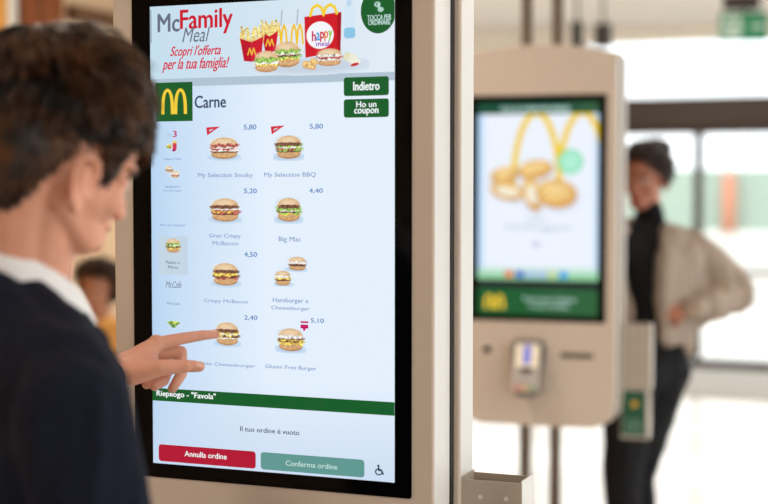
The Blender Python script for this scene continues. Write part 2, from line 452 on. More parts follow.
    # items
    items = [
        ((208, 137, 242, 161), [PAT, ONI, BAC, ONI, BAC], [('My Selection Smoky', 199, 173, 253.5, 178.5)], '5,80', (244.5, 124.7, 257, 130.3)),
        ((274, 135, 305, 161), [PAT, LET, BAC, ONI, LET, PAT], [('My Selection BBQ', 265, 172.5, 316.5, 178)], '5,80', (310.5, 124, 323.5, 129.4)),
        ((209, 197.5, 243, 224), [PAT, BAC, CHE, BAC, ONI, PAT], [('Gran Crispy', 210, 233.5, 241.5, 239), ('McBacon', 213.5, 241, 239, 245.5)], '5,20', (244.8, 188.5, 257.5, 194)),
        ((275, 197, 304, 224), [CHE, LET, PAT, ONI, LET, LET, PAT], [('Big Mac', 279.5, 236.5, 301.5, 243)], '4,40', (309.8, 188.3, 323.4, 193.5)),
        ((211, 262, 242, 288), [BAC, PAT, CHE, CHE, PAT], [('Crispy McBacon', 204.5, 298.5, 248.5, 304.5)], '4,50', (245, 251.8, 257.7, 257.6)),
        ((214, 321, 242, 348), [ONI, PAT, CHE, ONI, CHE, PAT], [('Double Cheeseburger', 192, 361, 256, 368.5)], '2,40', (245, 315, 258, 320.6)),
        ((276, 327, 307, 354), [CHE, CHE, PAT, CHE, PAT, ONI], [('Gluten Free Burger', 266, 364, 317, 371.5)], '5,10', (311.5, 318, 324.5, 323.5))]
    for px, lay, caps, pr, pp in items:
        u.pic('burger_picture', px, 2, lambda p, w, h: burger(p, w/2, h*0.52, w*.86, h*.9, lay), 0.0006)
        for t, a, b, c, d in caps: u.text('caption_text', t, (a, b, c, d), 2, E['pale'], 0.004)
        u.text('price_text', pr, pp, 2, E['blue'], 0.02)
    def two(p, w, h):
        burger(p, w*.7, h*.76, w*.56, h*.46, [PAT, ONI]); burger(p, w*.26, h*.27, w*.5, h*.5, [PAT, CHE, ONI])
    u.pic('burger_picture', (275, 256, 308, 287), 2, two, 0.0006)
    u.text('caption_text', 'Hamburger e', (273.5, 297.5, 309, 304.5), 2, E['pale'], 0.004); u.text('caption_text', 'Cheeseburger', (272, 305.5, 310.5, 311.5), 2, E['pale'], 0.004)
    for a, b in ((207, 126.5), (271.5, 125.5)):
        p1 = [S(a, b+1), S(a+14, b), S(a+9, b+3.4), S(a+1, b+9)]
        u.shape('novelty_tag', p1[::-1], 2, E['wred'])
        u.shape('novelty_tag', [S(a+2.8, b+5.2), S(a+3.4, b+3.2), S(a+8, b+2.4), S(a+6, b+3.8)], 3, E['tile'])
    u.rect('gluten_badge', (301.3, 321, 309, 323), 2, E['magenta']); u.rect('gluten_badge', (301.3, 324.3, 309, 328.5), 2, E['magenta'], 0.001)
    u.rect('gluten_badge', (303.8, 328, 306.2, 330.5), 2, E['magenta'])
    # order bar and buttons: straight in the screen's own frame
    _, za = S(155, 387.6); _, zb = S(155, 400.2)
    u.shape('order_bar', [(-DW, zb), (DW, zb), (DW, za), (-DW, za)], 2, E['green'])
    u.text('bar_text', 'Riepilogo - "Favola"', (157.5, 389.8, 216.5, 400.8), 3, E['white'], 0.02)
    u.text('empty_text', 'Il tuo ordine \u00e8 vuoto', (241, 426, 300, 435), 2, E['navy'], 0.006)
    def rr(x0, x1, z0, z1, mm, nm): u.shape(nm, rrect(x0, x1, z0, z1, 0.005), 2, mm)
    x0, z1 = S(159.5, 443.8); _, z0 = S(159.5, 460.5); x1 = S(256.5, 460)[0]
    rr(x0, x1, z0, z1, E['button_red'], 'cancel_button'); u.text('button_text', 'Annulla ordine', (185.5, 450.5, 227.5, 459.2), 3, E['white'], 0.015)
    x0 = S(261.5, 460)[0]; x1 = S(365, 460)[0]; rr(x0, x1, z0, z1, E['teal'], 'confirm_button')
    u.text('button_text', 'Conferma ordine', (286.5, 460, 338, 469.3), 3, E['pwhite'], 0.01)
    def wc(p, w, h):
        k = (30, 44, 66)
        p.put(p.el(w*.45, h*.35, w*.34, h*.3)-p.el(w*.45, h*.35, w*.24, h*.21), k); p.put(p.el(w*.42, h*.9, w*.1, h*.09), k)
        p.put(p.stroke([(w*.42, h*.78), (w*.45, h*.5), (w*.7, h*.5), (w*.85, h*.18)], w*.06), k)
    u.pic('wheelchair_icon', (374.5, 464, 385.5, 476), 2, wc, 0.0006, (196, 214, 232))

def menu_ground(name, parent):
    p = Pic(2*DW, 2*DH, 0.006, BG)
    x = p.X/p.w; y = 1-p.Y/p.h
    a = np.array((182, 212, 242.)); b = np.array((228, 240, 253.)); c = np.array((200, 218, 240.)); t = np.array((196, 222, 238.))
    k = np.clip(x/0.5, 0, 1)[..., None]**0.7
    col = a*(1-k)+b*k
    k2 = np.clip((y-0.8)/0.2, 0, 1)[..., None]; col = col*(1-k2*.8)+c*k2*.8
    m = (y < 0.172)[..., None]; tt = t*(1-x[..., None])+np.array((226, 236, 246.))*x[..., None]
    col = np.where(m, tt, col)
    p.C = col; return p.mesh(name, -DW, DZ-DH, -0.0019, parent, True)
def promo_ground(name, parent):
    p = Pic(2*DW, 2*DH, 0.0022, (238, 244, 255))
    w, h = p.w, p.h
    def U(x, y): return ((x-477)/124.5*w, (322-y)/222*h)
    sx = w/124.5; sy = h/222
    y = 1-p.Y/h
    p.put(np.clip(1-p.X/(0.07*w), 0, 1), (150, 200, 245), .8); p.put(np.clip((p.X-0.95*w)/(0.05*w), 0, 1), (170, 210, 250), .8)
    for cx, hwid in ((538, 24), (585, 24)):
        pts = []
        for i in range(21):
            a = PI*i/20; pts.append(U(cx-hwid*math.cos(a), 190-79*max(0, math.sin(a))))
        p.put(p.stroke(pts, 3.1*sx), (244, 206, 40))
    q = U(573, 162); p.put(p.el(q[0], q[1], 13*sx, 13*sy), (130, 224, 176)); p.put(p.el(q[0], q[1], 10*sx, 10*sy), (176, 240, 214))
    for (a, b, c, d, r, o) in ((505, 176, 15, 9, .2, False), (537, 170, 18, 10, .15, False), (508, 193, 18, 9, -.2, True), (534, 196, 9, 18, .3, True), (559, 195, 21, 15, -.1, False)):
        q = U(a, b); nugget(p, q[0], q[1], c*sx, d*sy, r, o)
    p.put((y > 0.765)*np.clip((y-0.765)/0.045, 0, 1), (170, 224, 190))
    p.put((y > 0.80)*np.clip((y-0.80)/0.03, 0, 1)*.7, (120, 190, 130))
    p.put((y > 0.835)*1.0, (28, 34, 40))
    p.put((y > 0.874)*1.0, (24, 92, 48)); p.put((y > 0.874)*np.clip((p.X/w-0.35)/0.3, 0, 1)*.6, (56, 100, 66))
    p.put((y < 0.055)*1.0, (16, 78, 58)); p.put((y < 0.055)*np.clip((p.X/w-0.7)/0.2, 0, 1)*.6, (70, 100, 66))
    for k, c in enumerate(((236, 110, 70), (60, 80, 210), (170, 190, 240), (176, 190, 240), (200, 214, 160), (50, 160, 240))):
        q = U(510+k*11.3, 279.5); p.put(p.band(q[0], q[1], 4.4*sx, 3.6*sy), c)
    return p.mesh(name, -DW, DZ-DH, -0.0019, parent, True)
def promo_screen(disp):
    u = UI(disp); w = 2*DW; h = 2*DH
    def B(x0, y0, x1, y1): return (-DW+w*x0, DZ+DH-h*y1, -DW+w*x1, DZ+DH-h*y0)
    u.text('header_text', 'TOCCA LO SCHERMO PER ORDINARE', None, 1, E['pwhite'], 0.03, local=B(.19, .02, .76, .043))
    u.text('promo_text', 'Chicken', None, 1, E['line'], 0.01, local=B(.40, .545, .58, .562)); u.text('promo_text', 'McNuggets', None, 1, E['line'], 0.01, local=B(.24, .575, .78, .605))
    u.text('promo_text', '20', None, 1, E['violet'], 0.01, local=B(.46, .655, .52, .675))
    u.text('footer_text', 'Tocca per iniziare', None, 1, E['pwhite'], 0.02, local=B(.38, .915, .82, .94)); u.text('footer_text', 'il tuo ordine', None, 1, E['pwhite'], 0.02, local=B(.44, .945, .76, .965))
    x0, z0, x1, z1 = B(.055, .905, .23, .975)
    bm = arches(x1-x0, z1-z0, (x0+x1)/2, z0, 0.26)
    for v in bm.verts: v.co.y = u.y(1)
    mk('logo_arches', bm, E['yellow'], disp)
# ------------------------------------------------------------------ kiosks
M_SHELL = mat('kiosk_shell', (200, 187, 174), 0.42, var=0.02, scale=3, bump=0.03, bscale=900)
M_SIDE_LIT = mat('kiosk_side_lit', (212, 211, 208), 0.38, var=0.02, scale=3)  # paler than the shell: window light on the sides put into their colour
M_BLACK = mat('black_glass', (5, 5, 6), 0.09, spec=0.15)
M_DARK = mat('dark_gap', (24, 22, 22), 0.6)
M_POLE = mat('pole_metal', (112, 98, 84), 0.45, 0.2, var=0.05)
M_PLATE = mat('grey_beige_metal', (176, 164, 150), 0.45, 0.1, var=0.03)
M_STEEL = mat('steel', (190, 186, 180), 0.28, 0.8)
M_TERM = mat('terminal_plastic', (52, 50, 54), 0.4)
M_KEY = mat('key_plastic', (176, 172, 170), 0.5)
M_LIGHTP = mat('terminal_silver', (196, 190, 186), 0.35, 0.3)
M_CARD = mat('green_card', (20, 84, 58), 0.5); M_CARDL = mat('card_lines', (150, 190, 170), 0.5); M_GOLD = mat('card_gold', (214, 160, 50), 0.5)
M_ACR = mat('clear_holder', (196, 190, 180), 0.2)
def body_outline(hw, top, bot, n=14):
    """rounded board: shallow arched top, round lower corners"""
    pts = []
    rb = 0.095; rt = 0.030
    for i in range(n+1):
        t = math.radians(270+90*i/n); pts.append((hw-rb+rb*math.cos(t), bot+rb+rb*math.sin(t)))
    for i in range(7):
        t = math.radians(90*i/6); pts.append((hw-rt+rt*math.cos(t), top-0.028-rt+rt*math.sin(t)))
    for i in range(1, 12):
        s = 1-2*i/12; pts.append((s*(hw-rt), top-0.028*s*s))
    for i in range(7):
        t = math.radians(90+90*i/6); pts.append((-hw+rt+rt*math.cos(t), top-0.028-rt+rt*math.sin(t)))
    for i in range(n+1):
        t = math.radians(180+90*i/n); pts.append((-hw+rb+rb*math.cos(t), bot+rb+rb*math.sin(t)))
    return pts
def slab(name, hw, top, bot, y0, y1, parent, bev=0.004, x0=None):
    x0 = -hw if x0 is None else x0; cx = (hw+x0)/2
    bm = bmesh.new(); prism(bm, [(x+cx, z) for x, z in body_outline(hw-cx, top, bot)], y0, y1)
    bmesh.ops.recalc_face_normals(bm, faces=bm.faces)
    for f in bm.faces: f.material_index = 0 if abs(f.normal.y) > 0.5 else 1
    return mk(name, bm, [M_SHELL, M_SIDE_LIT], parent, bevel=bev)
def kiosk(loc, rz, label, ground, screen, ceil_z, cards):
    k = empty('ordering_kiosk', loc, rz, label, 'kiosk', None)
    top, bot = DZ+0.545, DZ-0.728
    slab('front_housing', 0.263, top, bot, 0.0, 0.072, k, x0=-0.272)
    slab('back_housing', 0.2745, top+0.004, bot-0.004, 0.083, 0.146, k, x0=-0.272)
    bm = bmesh.new(); prism(bm, body_outline(0.2645, top-0.004, bot+0.004), 0.070, 0.085); mk('dark_gap_fill', bm, M_DARK, k)  # dark slab put in so the open gap shows as shade
    bm = bmesh.new(); prism(bm, rrect(-DW-0.033, DW+0.026, DZ-DH-0.022, DZ+DH+0.024, 0.004, 3), -0.0015, 0.004)
    mk('screen_bezel', bm, M_BLACK, k)
    d = ground('display', k)
    screen(d)
    # rear face screen, same size
    bm = bmesh.new(); prism(bm, rrect(-DW-0.026, DW+0.026, DZ-DH-0.024, DZ+DH+0.024, 0.004, 3), 0.142, 0.1475)
    mk('rear_bezel', bm, M_BLACK, k)
    for s in (-1, 1):
        bm = bmesh.new(); cyl(bm, (s*0.052-0.002, 0.077, 0.012), (s*0.052-0.002, 0.077, ceil_z), 0.020, n=20); mk('support_pole', bm, M_POLE, k)
    bm = bmesh.new(); prism(bm, [(-0.25, 0), (0.25, 0), (0.25, 0.012), (-0.25, 0.012)], -0.13, 0.28); mk('base_plate', bm, M_POLE, k, bevel=0.003)
    bm = bmesh.new(); box(bm, -0.10, 0.10, 0.02, 0.13, ceil_z-0.012, ceil_z); mk('ceiling_plate', bm, M_POLE, k)
    # scanner window, receipt slot, key lock
    zb = DZ-DH-0.027
    bm = bmesh.new(); prism(bm, rrect(-0.182, -0.158, zb-0.104, zb-0.084, 0.004), -0.003, 0.003)
    sc = mk('scanner_window', bm, M_BLACK, k)
    bm = bmesh.new(); prism(bm, rrect(0.078, 0.190, zb-0.114, zb-0.097, 0.006), -0.002, 0.002); mk('receipt_slot', bm, mat('slot_dark', (86, 78, 68), 0.6), k)
    bm = bmesh.new(); cyl(bm, (0.030, -0.004, zb-0.222), (0.030, 0.002, zb-0.222), 0.008); mk('key_lock', bm, M_STEEL, k)
    # payment terminal, tilted in a cradle
    T = Matrix.Translation((-0.025, -0.012, zb-0.150)) @ Matrix.Rotation(math.radians(-18), 4, 'X')
    bm = bmesh.new()
    prism(bm, [(-0.040, -0.085), (-0.030, -0.098), (0.030, -0.098), (0.040, -0.085), (0.052, 0.03), (0.052, 0.078), (0.044, 0.085), (-0.044, 0.085), (-0.052, 0.078), (-0.052, 0.03)], -0.036, -0.006)
    box(bm, -0.03, 0.03, -0.01, 0.04, -0.04, 0.04)
    xf(bm, T); t = mk('payment_terminal', bm, M_TERM, k, bevel=0.004); t['label'] = 'dark card reader with a lit screen'
    bm = bmesh.new(); prism(bm, rrect(-0.044, 0.044, -0.088, 0.078, 0.012), -0.0385, -0.035); xf(bm, T); mk('face_plate', bm, M_LIGHTP, t)
    bm = bmesh.new(); prism(bm, rrect(-0.037, 0.037, -0.004, 0.068, 0.003), -0.0395, -0.0375); xf(bm, T)
    mk('terminal_screen', bm, emis('terminal_screen_light', (250, 226, 186)), t)
    bm = bmesh.new(); prism(bm, rrect(-0.014, 0.014, 0.004, 0.068, 0.002), -0.0402, -0.039); xf(bm, T)
    mk('screen_window', bm, emis('terminal_screen_blue', (132, 132, 214)), t)
    bm = bmesh.new(); prism(bm, rrect(-0.022, 0.022, -0.024, -0.008, 0.003), -0.0415, -0.038); xf(bm, T); mk('card_slot', bm, M_DARK, t)
    kc = [mat('key_red', (214, 60, 50), .5), mat('key_yellow', (226, 176, 60), .5), mat('key_green', (60, 150, 80), .5)]
    for r in range(4):
        for c in range(3):
            bm = bmesh.new(); x = -0.026+c*0.026; z = -0.034-r*0.014
            prism(bm, rrect(x-0.010, x+0.010, z-0.005, z+0.005, 0.002, 3), -0.0415, -0.038); xf(bm, T)
            mk('key', bm, kc[c] if r == 3 else M_KEY, t)
    holder(k, 1.110 if not cards else 1.085, 0.216, cards)
    return k
def holder(k, z1, hgt, cards, x0=0.274, y0=0.088):
    """open sheet-metal box bolted to the rear housing's edge"""
    w, d, t = 0.095, 0.060, 0.002
    z0 = z1-hgt
    bm = bmesh.new()
    box(bm, x0, x0+w, y0, y0+t, z0, z1); box(bm, x0+t, x0+w, y0+t, y0+d, z0, z0+t); box(bm, x0+t, x0+w-t, y0+d-t, y0+d, z0+t, z1)
    box(bm, x0+w-t, x0+w, y0+t, y0+d, z0+t, z1+0.003, 1); box(bm, x0, x0+t, y0+t, y0+d, z0, z1+0.004, 0)
    h = mk('marker_holder', bm, [M_PLATE, M_SIDE_LIT], k)
    for i in (0, 1):
        for zz in (z1-0.0245, z0+0.03):
            bm = bmesh.new(); cyl(bm, (x0+0.031+i*0.040, y0-0.0015, zz), (x0+0.031+i*0.040, y0+0.001, zz), 0.0034, n=14); mk('rivet', bm, M_SIDE_LIT, h)
    if cards:
        bm = bmesh.new(); zc = z0-0.168
        prism(bm, [(x0-0.006, zc), (x0+w-0.004, zc), (x0+w-0.004, z0+0.0), (x0-0.006, z0+0.0)], y0+0.008, y0+0.011)
        box(bm, x0+w-0.016, x0+w-0.004, y0+0.0, y0+0.05, zc, z0+0.002); box(bm, x0-0.006, x0+w-0.004, y0, y0+0.05, zc, zc+0.004)
        c = mk('card_pocket', bm, M_ACR, k); c['label'] = 'clear pocket with a green card'
        bm = bmesh.new(); prism(bm, rrect(x0-0.002, x0+w-0.018, zc+0.010, z0-0.008, 0.003, 3), y0+0.004, y0+0.0075); mk('green_card', bm, M_CARD, c)
        bm = bmesh.new()
        for i, q in enumerate((0.022, 0.034, 0.046, 0.058)):
            box(bm, x0+0.012, x0+w-0.032, y0+0.003, y0+0.0038, zc+q, zc+q+0.003)
        mk('card_print', bm, M_CARDL, c)
        bm = bmesh.new(); prism(bm, rrect(x0+0.030, x0+0.052, z0-0.062, z0-0.042, 0.006), y0+0.003, y0+0.0038); mk('card_emblem', bm, M_GOLD, c)
    return h
# ------------------------------------------------------------------ the room (its grid is turned like the near kiosk)
CEIL = 2.9
GA = math.radians(22)
GR = Vector((math.cos(GA), -math.sin(GA), 0)); GB = Vector((math.sin(GA), math.cos(GA), 0))
GM = Matrix.Rotation(-GA, 4, 'Z')
def G(r, b, z=0): return GR*r+GB*b+Vector((0, 0, z))
def struct(name, bm, m, parent=None, bevel=0.0):
    xf(bm, GM)
    o = mk(name, bm, m, parent, bevel=bevel)
    if parent is None: o['kind'] = 'structure'
    return o
M_FLOOR = mat('floor_tile', (214, 214, 212), 0.22, var=0.03, scale=1.5, spec=0.6)
# tile joints in the floor
def tile_floor():
    m, N, L, b = newmat('pale_floor_tiles')
    tc = N.new('ShaderNodeTexCoord'); mp = N.new('ShaderNodeMapping'); mp.inputs['Rotation'].default_value = (0, 0, GA)
    br = N.new('ShaderNodeTexBrick'); br.offset = 0.0
    br.inputs['Scale'].default_value = 1.0; br.inputs['Brick Width'].default_value = 0.6; br.inputs['Row Height'].default_value = 0.6
    br.inputs['Mortar Size'].default_value = 0.003
    br.inputs['Color1'].default_value = (*lin((222, 222, 220)), 1); br.inputs['Color2'].default_value = (*lin((216, 217, 216)), 1); br.inputs['Mortar'].default_value = (*lin((170, 170, 168)), 1)
    L.new(tc.outputs['Object'], mp.inputs[0]); L.new(mp.outputs[0], br.inputs['Vector']); L.new(br.outputs['Color'], b.inputs['Base Color'])
    b.inputs['Roughness'].default_value = 0.2; b.inputs['Specular IOR Level'].default_value = 0.6
    return m
M_FLOOR = tile_floor()
M_CEIL = mat('ceiling_paint', (224, 216, 206), 0.9, var=0.02, scale=2)
M_HEAD = mat('header_paint', (242, 236, 224), 0.8, var=0.02, scale=2)
M_FRAME = mat('dark_brown_frame', (64, 55, 50), 0.45, 0.2, var=0.05)
M_WALLB = mat('beige_wall', (206, 178, 146), 0.8, var=0.03, scale=2)
M_ORANGE = mat('orange_wall', (214, 150, 62), 0.75, var=0.05, scale=2)
M_WHITE = mat('white_paint', (226, 222, 212), 0.7)
M_GLASS = glass('door_glass', (0.97, 0.975, 0.97))
M_LAMP = emis('lamp_panel', (255, 238, 214), 6.0)
def wood(name, c1, c2, sc=3.0):
    m, N, L, b = newmat(name)
    tc = N.new('ShaderNodeTexCoord'); mp = N.new('ShaderNodeMapping'); mp.inputs['Scale'].default_value = (14, 14, 0.8)
    n = N.new('ShaderNodeTexNoise'); n.inputs['Scale'].default_value = sc; n.inputs['Detail'].default_value = 6; n.inputs['Distortion'].default_value = 0.6
    r = N.new('ShaderNodeValToRGB'); r.color_ramp.elements[0].position = 0.35; r.color_ramp.elements[1].position = 0.65
    r.color_ramp.elements[0].color = (*lin(c1), 1); r.color_ramp.elements[1].color = (*lin(c2), 1)
    L.new(tc.outputs['Object'], mp.inputs[0]); L.new(mp.outputs[0], n.inputs['Vector']); L.new(n.outputs['Fac'], r.inputs['Fac']); L.new(r.outputs['Color'], b.inputs['Base Color'])
    b.inputs['Roughness'].default_value = 0.6; b.inputs['Specular IOR Level'].default_value = 0.15
    return m
M_WOOD = wood('brown_wood', (98, 50, 20), (146, 80, 36)); M_WOODD = wood('dark_wood', (82, 54, 30), (112, 76, 44))
R0, R1, B0, B1 = -11.0, 3.2, -2.5, 12.35     # room extents in its own grid
bm = bmesh.new(); box(bm, R0-.2, R1+.2, B0-.2, B1+.2, -0.15, 0); struct('floor', bm, M_FLOOR)
bm = bmesh.new(); box(bm, R0-.2, R1+.2, B0-.2, B1+.2, CEIL, CEIL+.15); struct('ceiling', bm, M_CEIL)
# back wall: header, glazing band, lintel, door row
def strip(name, r0, r1, z0, z1, m, b0=None, b1=None, parent=None):
    bm = bmesh.new(); box(bm, r0, r1, b0 if b0 is not None else B1, b1 if b1 is not None else B1+0.16, z0, z1)
    return struct(name, bm, m, parent)
GL = -9.4
strip('wall_back', R0, R1, 2.77, CEIL, M_HEAD)
strip('wall_back_upper', GL, -3.17, 2.29, 2.77, M_HEAD)
strip('wall_back_end', R0, GL, 0, 2.77, M_WHITE)
strip('trim_1', GL, R1, 2.05, 2.29, M_FRAME, B1-0.06, B1+0.16)
strip('trim_2', GL, R1, 0.0, 0.075, M_FRAME, B1-0.02, B1+0.12)
for i, r in enumerate((GL, -7.0, -3.16, 1.0)):
    strip('trim_%d' % (i+3), r-0.035, r+0.035, 2.29, 2.77, M_FRAME)
bm = bmesh.new(); box(bm, GL, R1, B1+0.07, B1+0.085, 2.29, 2.77); struct('window_1', bm, M_GLASS)
edges = [GL, -7.9, -6.4, -4.9, -3.6, -2.15, -0.6, 0.3, 1.2, R1]
for i in range(len(edges)-1):
    a, c = edges[i], edges[i+1]
    bm = bmesh.new(); box(bm, a, a+0.05, B1+0.01, B1+0.09, 0.09, 2.05); box(bm, c-0.02, c, B1+0.01, B1+0.09, 0.09, 2.05)
    box(bm, a+.05, c-.02, B1+0.01, B1+0.09, 1.98, 2.05)
    d = struct('door_%d' % (i+1), bm, M_FRAME)
    bm = bmesh.new(); box(bm, a+0.05, c-0.02, B1+0.04, B1+0.052, 0.09, 1.98); struct('door_pane', bm, M_GLASS, d)
    if i in (4, 5, 6):
        bm = bmesh.new(); box(bm, a+0.10, c-0.07, B1-0.05, B1-0.015, 0.80, 0.84); box(bm, a+0.12, a+0.15, B1-.05, B1+.04, 0.80, 0.84); box(bm, c-0.12, c-0.09, B1-.05, B1+.04, 0.80, 0.84)
        struct('push_bar', bm, M_POLE, d)
# side walls. right wall has tall windows
for i, (b0, b1) in enumerate(((B0, -1.8), (0.8, 1.4), (4.2, 4.8), (7.6, 8.2), (11.2, B1+.16))):
    bm = bmesh.new(); box(bm, R1, R1+0.16, b0, b1, 0, CEIL); struct('wall_right_%d' % (i+1) if i else 'wall_right', bm, M_WHITE)
for i, (b0, b1) in enumerate(((-1.8, 0.8), (1.4, 4.2), (4.8, 7.6), (8.2, 11.2))):
    bm = bmesh.new(); box(bm, R1+.06, R1+0.075, b0, b1, 0.1, 2.7); struct('window_%d' % (i+2), bm, M_GLASS)
    bm = bmesh.new(); box(bm, R1, R1+0.16, b0, b1, 0.0, 0.1); box(bm, R1, R1+0.16, b0, b1, 2.7, CEIL); struct('trim_%d' % (i+10), bm, M_FRAME)
bm = bmesh.new(); box(bm, R0-.16, R1+.16, B0-.16, B0, 0, CEIL); struct('wall_front', bm, M_WALLB)
bm = bmesh.new(); box(bm, R0-.16, R0, B0, B1+.16, 0, CEIL); struct('wall_left_far', bm, M_WHITE)
# left wall close to the queue: orange, white strip, wood column, beige bay under a wooden beam
RL = -4.35
def bofpx(px, r=RL):
    d = P(px, 200, 1.0)-Vector((0, 0, H)); d.z = 0
    return r/d.dot(GR)*d.dot(GB)
bA, bB, bC, bD = bofpx(10), bofpx(20), bofpx(62), bofpx(68)
bm = bmesh.new(); box(bm, RL-.2, RL, B0, bA, 0, CEIL); struct('wall_left', bm, M_ORANGE)
bm = bmesh.new(); box(bm, RL-.2, RL, bA, bB, 0, CEIL); struct('wall_left_strip', bm, M_WHITE)
bm = bmesh.new(); box(bm, RL-.2, RL+.02, bB, bC, 0, CEIL); struct('wall_left_column', bm, M_WOOD)
bm = bmesh.new(); box(bm, RL-.2, RL, bC, bD, 0, CEIL); struct('trim_20', bm, M_WALLB)
bm = bmesh.new(); box(bm, RL-.2, RL-.03, bD, bD+2.2, 0, CEIL); struct('wall_left_bay', bm, M_WALLB)
zt = P(68, 4, 1.0); 
def zat(px, py, b):   # height seen at px,py on the left wall
    d = P(px, py, 1.0)-Vector((0, 0, H)); t = RL/d.dot(GR); return H+d.z*t
z1 = zat(64, 5, 0); z0 = zat(64, 19, 0)
bm = bmesh.new(); box(bm, RL-.03, RL+.05, bD, bD+2.2, z0, z1); struct('trim_21', bm, M_WOODD)
bm = bmesh.new(); box(bm, RL-.2, R0, bD+2.0, bD+2.2, 0, CEIL); struct('wall_left_return', bm, M_WALLB)
# door mat, lamps, ceiling fittings, exit sign
bm = bmesh.new(); prism(bm, [(-5.2, 0.0), (2.4, 0.0), (2.4, 0.012), (-5.2, 0.012)], B1-1.75, B1-0.1); xf(bm, GM)
tag(mk('door_mat', bm, mat('mat_fibre', (150, 146, 140), 0.95, var=0.1, scale=60, bump=0.3), bevel=0.003), 'long grey entrance mat lying inside the glass doors', 'mat')
n = 0
for r in (-7.5, -2.4, 1.4):
    for b in (0.6, 3.6, 6.6, 8.6, 9.5):  # row nearest the doors added, out of view, to brighten the back wall
        e = empty('ceiling_light', G(r, b, CEIL), -GA, 'square flush ceiling light panel out of view above the hall', 'ceiling light', 'ceiling lights over the hall')
        bm = bmesh.new()
        for q in ((-.32, -.29, -.32, .32), (.29, .32, -.32, .32), (-.29, .29, -.32, -.29), (-.29, .29, .29, .32)): box(bm, *q, -0.03, 0)
        mk('lamp_frame', bm, M_WHITE, e)
        bm = bmesh.new(); box(bm, -.29, .29, -.29, .29, -0.02, -0.005); mk('diffuser', bm, M_LAMP, e)
        ld = bpy.data.lights.new('lamp', 'AREA'); ld.shape = 'SQUARE'; ld.size = 0.56; ld.energy = 19; ld.color = (1.0, 0.87, 0.75)
        lo = bpy.data.objects.new('lamp', ld); COL.objects.link(lo); lo.parent = e; lo.location = (0, 0, -0.035)
# dark spot housings under the ceiling near the doors
for px, py0, Y, nm in ((577, 22, 8.4, 'left'), (603, 24, 8.4, 'right')):
    p = P(px, 50, Y); top = CEIL; zc = P(px, py0, Y).z; zb = P(px, 47, Y).z
    e = empty('pendant_spot', (p.x, p.y, zb), -GA, '%s of the two dark box-shaped spotlights hanging behind the far kiosk' % nm, 'spotlight', None)
    wd = 0.03 if nm == 'left' else 0.045
    bm = bmesh.new(); box(bm, -wd, wd, -.03, .03, 0, zc-zb); mk('spot_housing', bm, mat('spot_black', (34, 30, 30), 0.5), e, bevel=0.008)
    bm = bmesh.new(); cyl(bm, (0, 0, zc-zb), (0, 0, top-zb), 0.008); mk('hanging_rod', bm, M_DARK, e)
    bm = bmesh.new(); cyl(bm, (0, 0, -0.004), (0, 0, 0.004), wd*.6); mk('lens', bm, M_STEEL, e)
# exit sign
pe = P(743.5, 41, 9.3)
e = empty('exit_sign', (pe.x, pe.y, pe.z), -math.radians(14), 'green and white emergency exit sign hanging from a dark bracket', 'sign')
hgt = P(743, 13, 9.3).z-pe.z
M_EXG = emis('exit_green', (30, 118, 76), 1.1); M_EXW = emis('exit_white', (206, 218, 196), 0.9)
bm = bmesh.new(); box(bm, -.150, .150, -.02, .02, 0, hgt); mk('sign_box', bm, M_EXG, e, bevel=0.004)
bm = bmesh.new()
# running figure
q = [(-.075, hgt*.82, .016), ]
def flat(bm, pts, y=-.0215):
    bm.faces.new([bm.verts.new((x, y, z)) for x, z in pts])
flat(bm, rrect(-.125, -.015, .018, hgt-.018, .003, 2)); mk('sign_window', bm, M_EXW, e)
bm = bmesh.new()
s = hgt
for pts in ([(-.085, .55*s), (-.06, .58*s), (-.055, .78*s), (-.078, .76*s)], [(-.085, .55*s), (-.065, .50*s), (-.045, .32*s), (-.055, .30*s)], [(-.08, .55*s), (-.09, .36*s), (-.115, .30*s), (-.112, .34*s), (-.10, .40*s)],
            [(-.06, .74*s), (-.035, .62*s), (-.040, .58*s), (-.065, .69*s)], [(-.075, .74*s), (-.098, .66*s), (-.104, .56*s), (-.097, .56*s), (-.09, .64*s)]):
    flat(bm, pts, -.0225)
flat(bm, [(-.057+.011*math.cos(t), .86*s+.011*math.sin(t)) for t in [2*PI*i/12 for i in range(12)]], -.0225)
mk('running_figure', bm, M_EXG, e)
bm = bmesh.new()
flat(bm, [(.03, .45*s), (.03, .55*s), (.09, .55*s), (.09, .68*s), (.13, .5*s), (.09, .32*s), (.09, .45*s)]); mk('arrow', bm, M_EXW, e)
bm = bmesh.new(); box(bm, -.13, .10, -.05, .05, hgt+.02, hgt+.11); box(bm, -.015, .015, -.015, .015, hgt, hgt+.02); cyl(bm, (0, 0, hgt+.10), (0, 0, CEIL-pe.z), .012)
mk('bracket', bm, mat('bracket_dark', (48, 38, 36), 0.5), e)
# ------------------------------------------------------------------ outside
bm = bmesh.new(); box(bm, -60, 60, B1+.2, B1+90, -0.2, -0.05); struct('ground_outside', bm, mat('pale_paving', (214, 212, 206), 0.8, var=0.03, scale=1))
BW = B1+9.5
bm = bmesh.new(); box(bm, -24, 16, BW, BW+.3, -0.05, .84); xf(bm, GM); tag(mk('boundary_wall', bm, mat('white_wall_outside', (236, 234, 228), 0.8)), 'low white wall outside below the green glazed panels', 'wall')
r = -24; k = 0
gx = [(-24+i*2.3, -24+i*2.3+2.2) for i in range(17)]
e = empty('green_fence', G(0, BW+.15, .84), -GA, 'row of pale green panels standing on the white wall outside', 'fence')
for a, c in gx:
    bm = bmesh.new(); box(bm, a, c, -.02, .02, 0.02, 0.95); mk('fence_panel', bm, mat('fence_green', (166, 186, 172), 0.6), e)
    bm = bmesh.new(); box(bm, c, c+.1, -.04, .04, 0.005, 1.0); mk('fence_post', bm, M_WHITE, e)
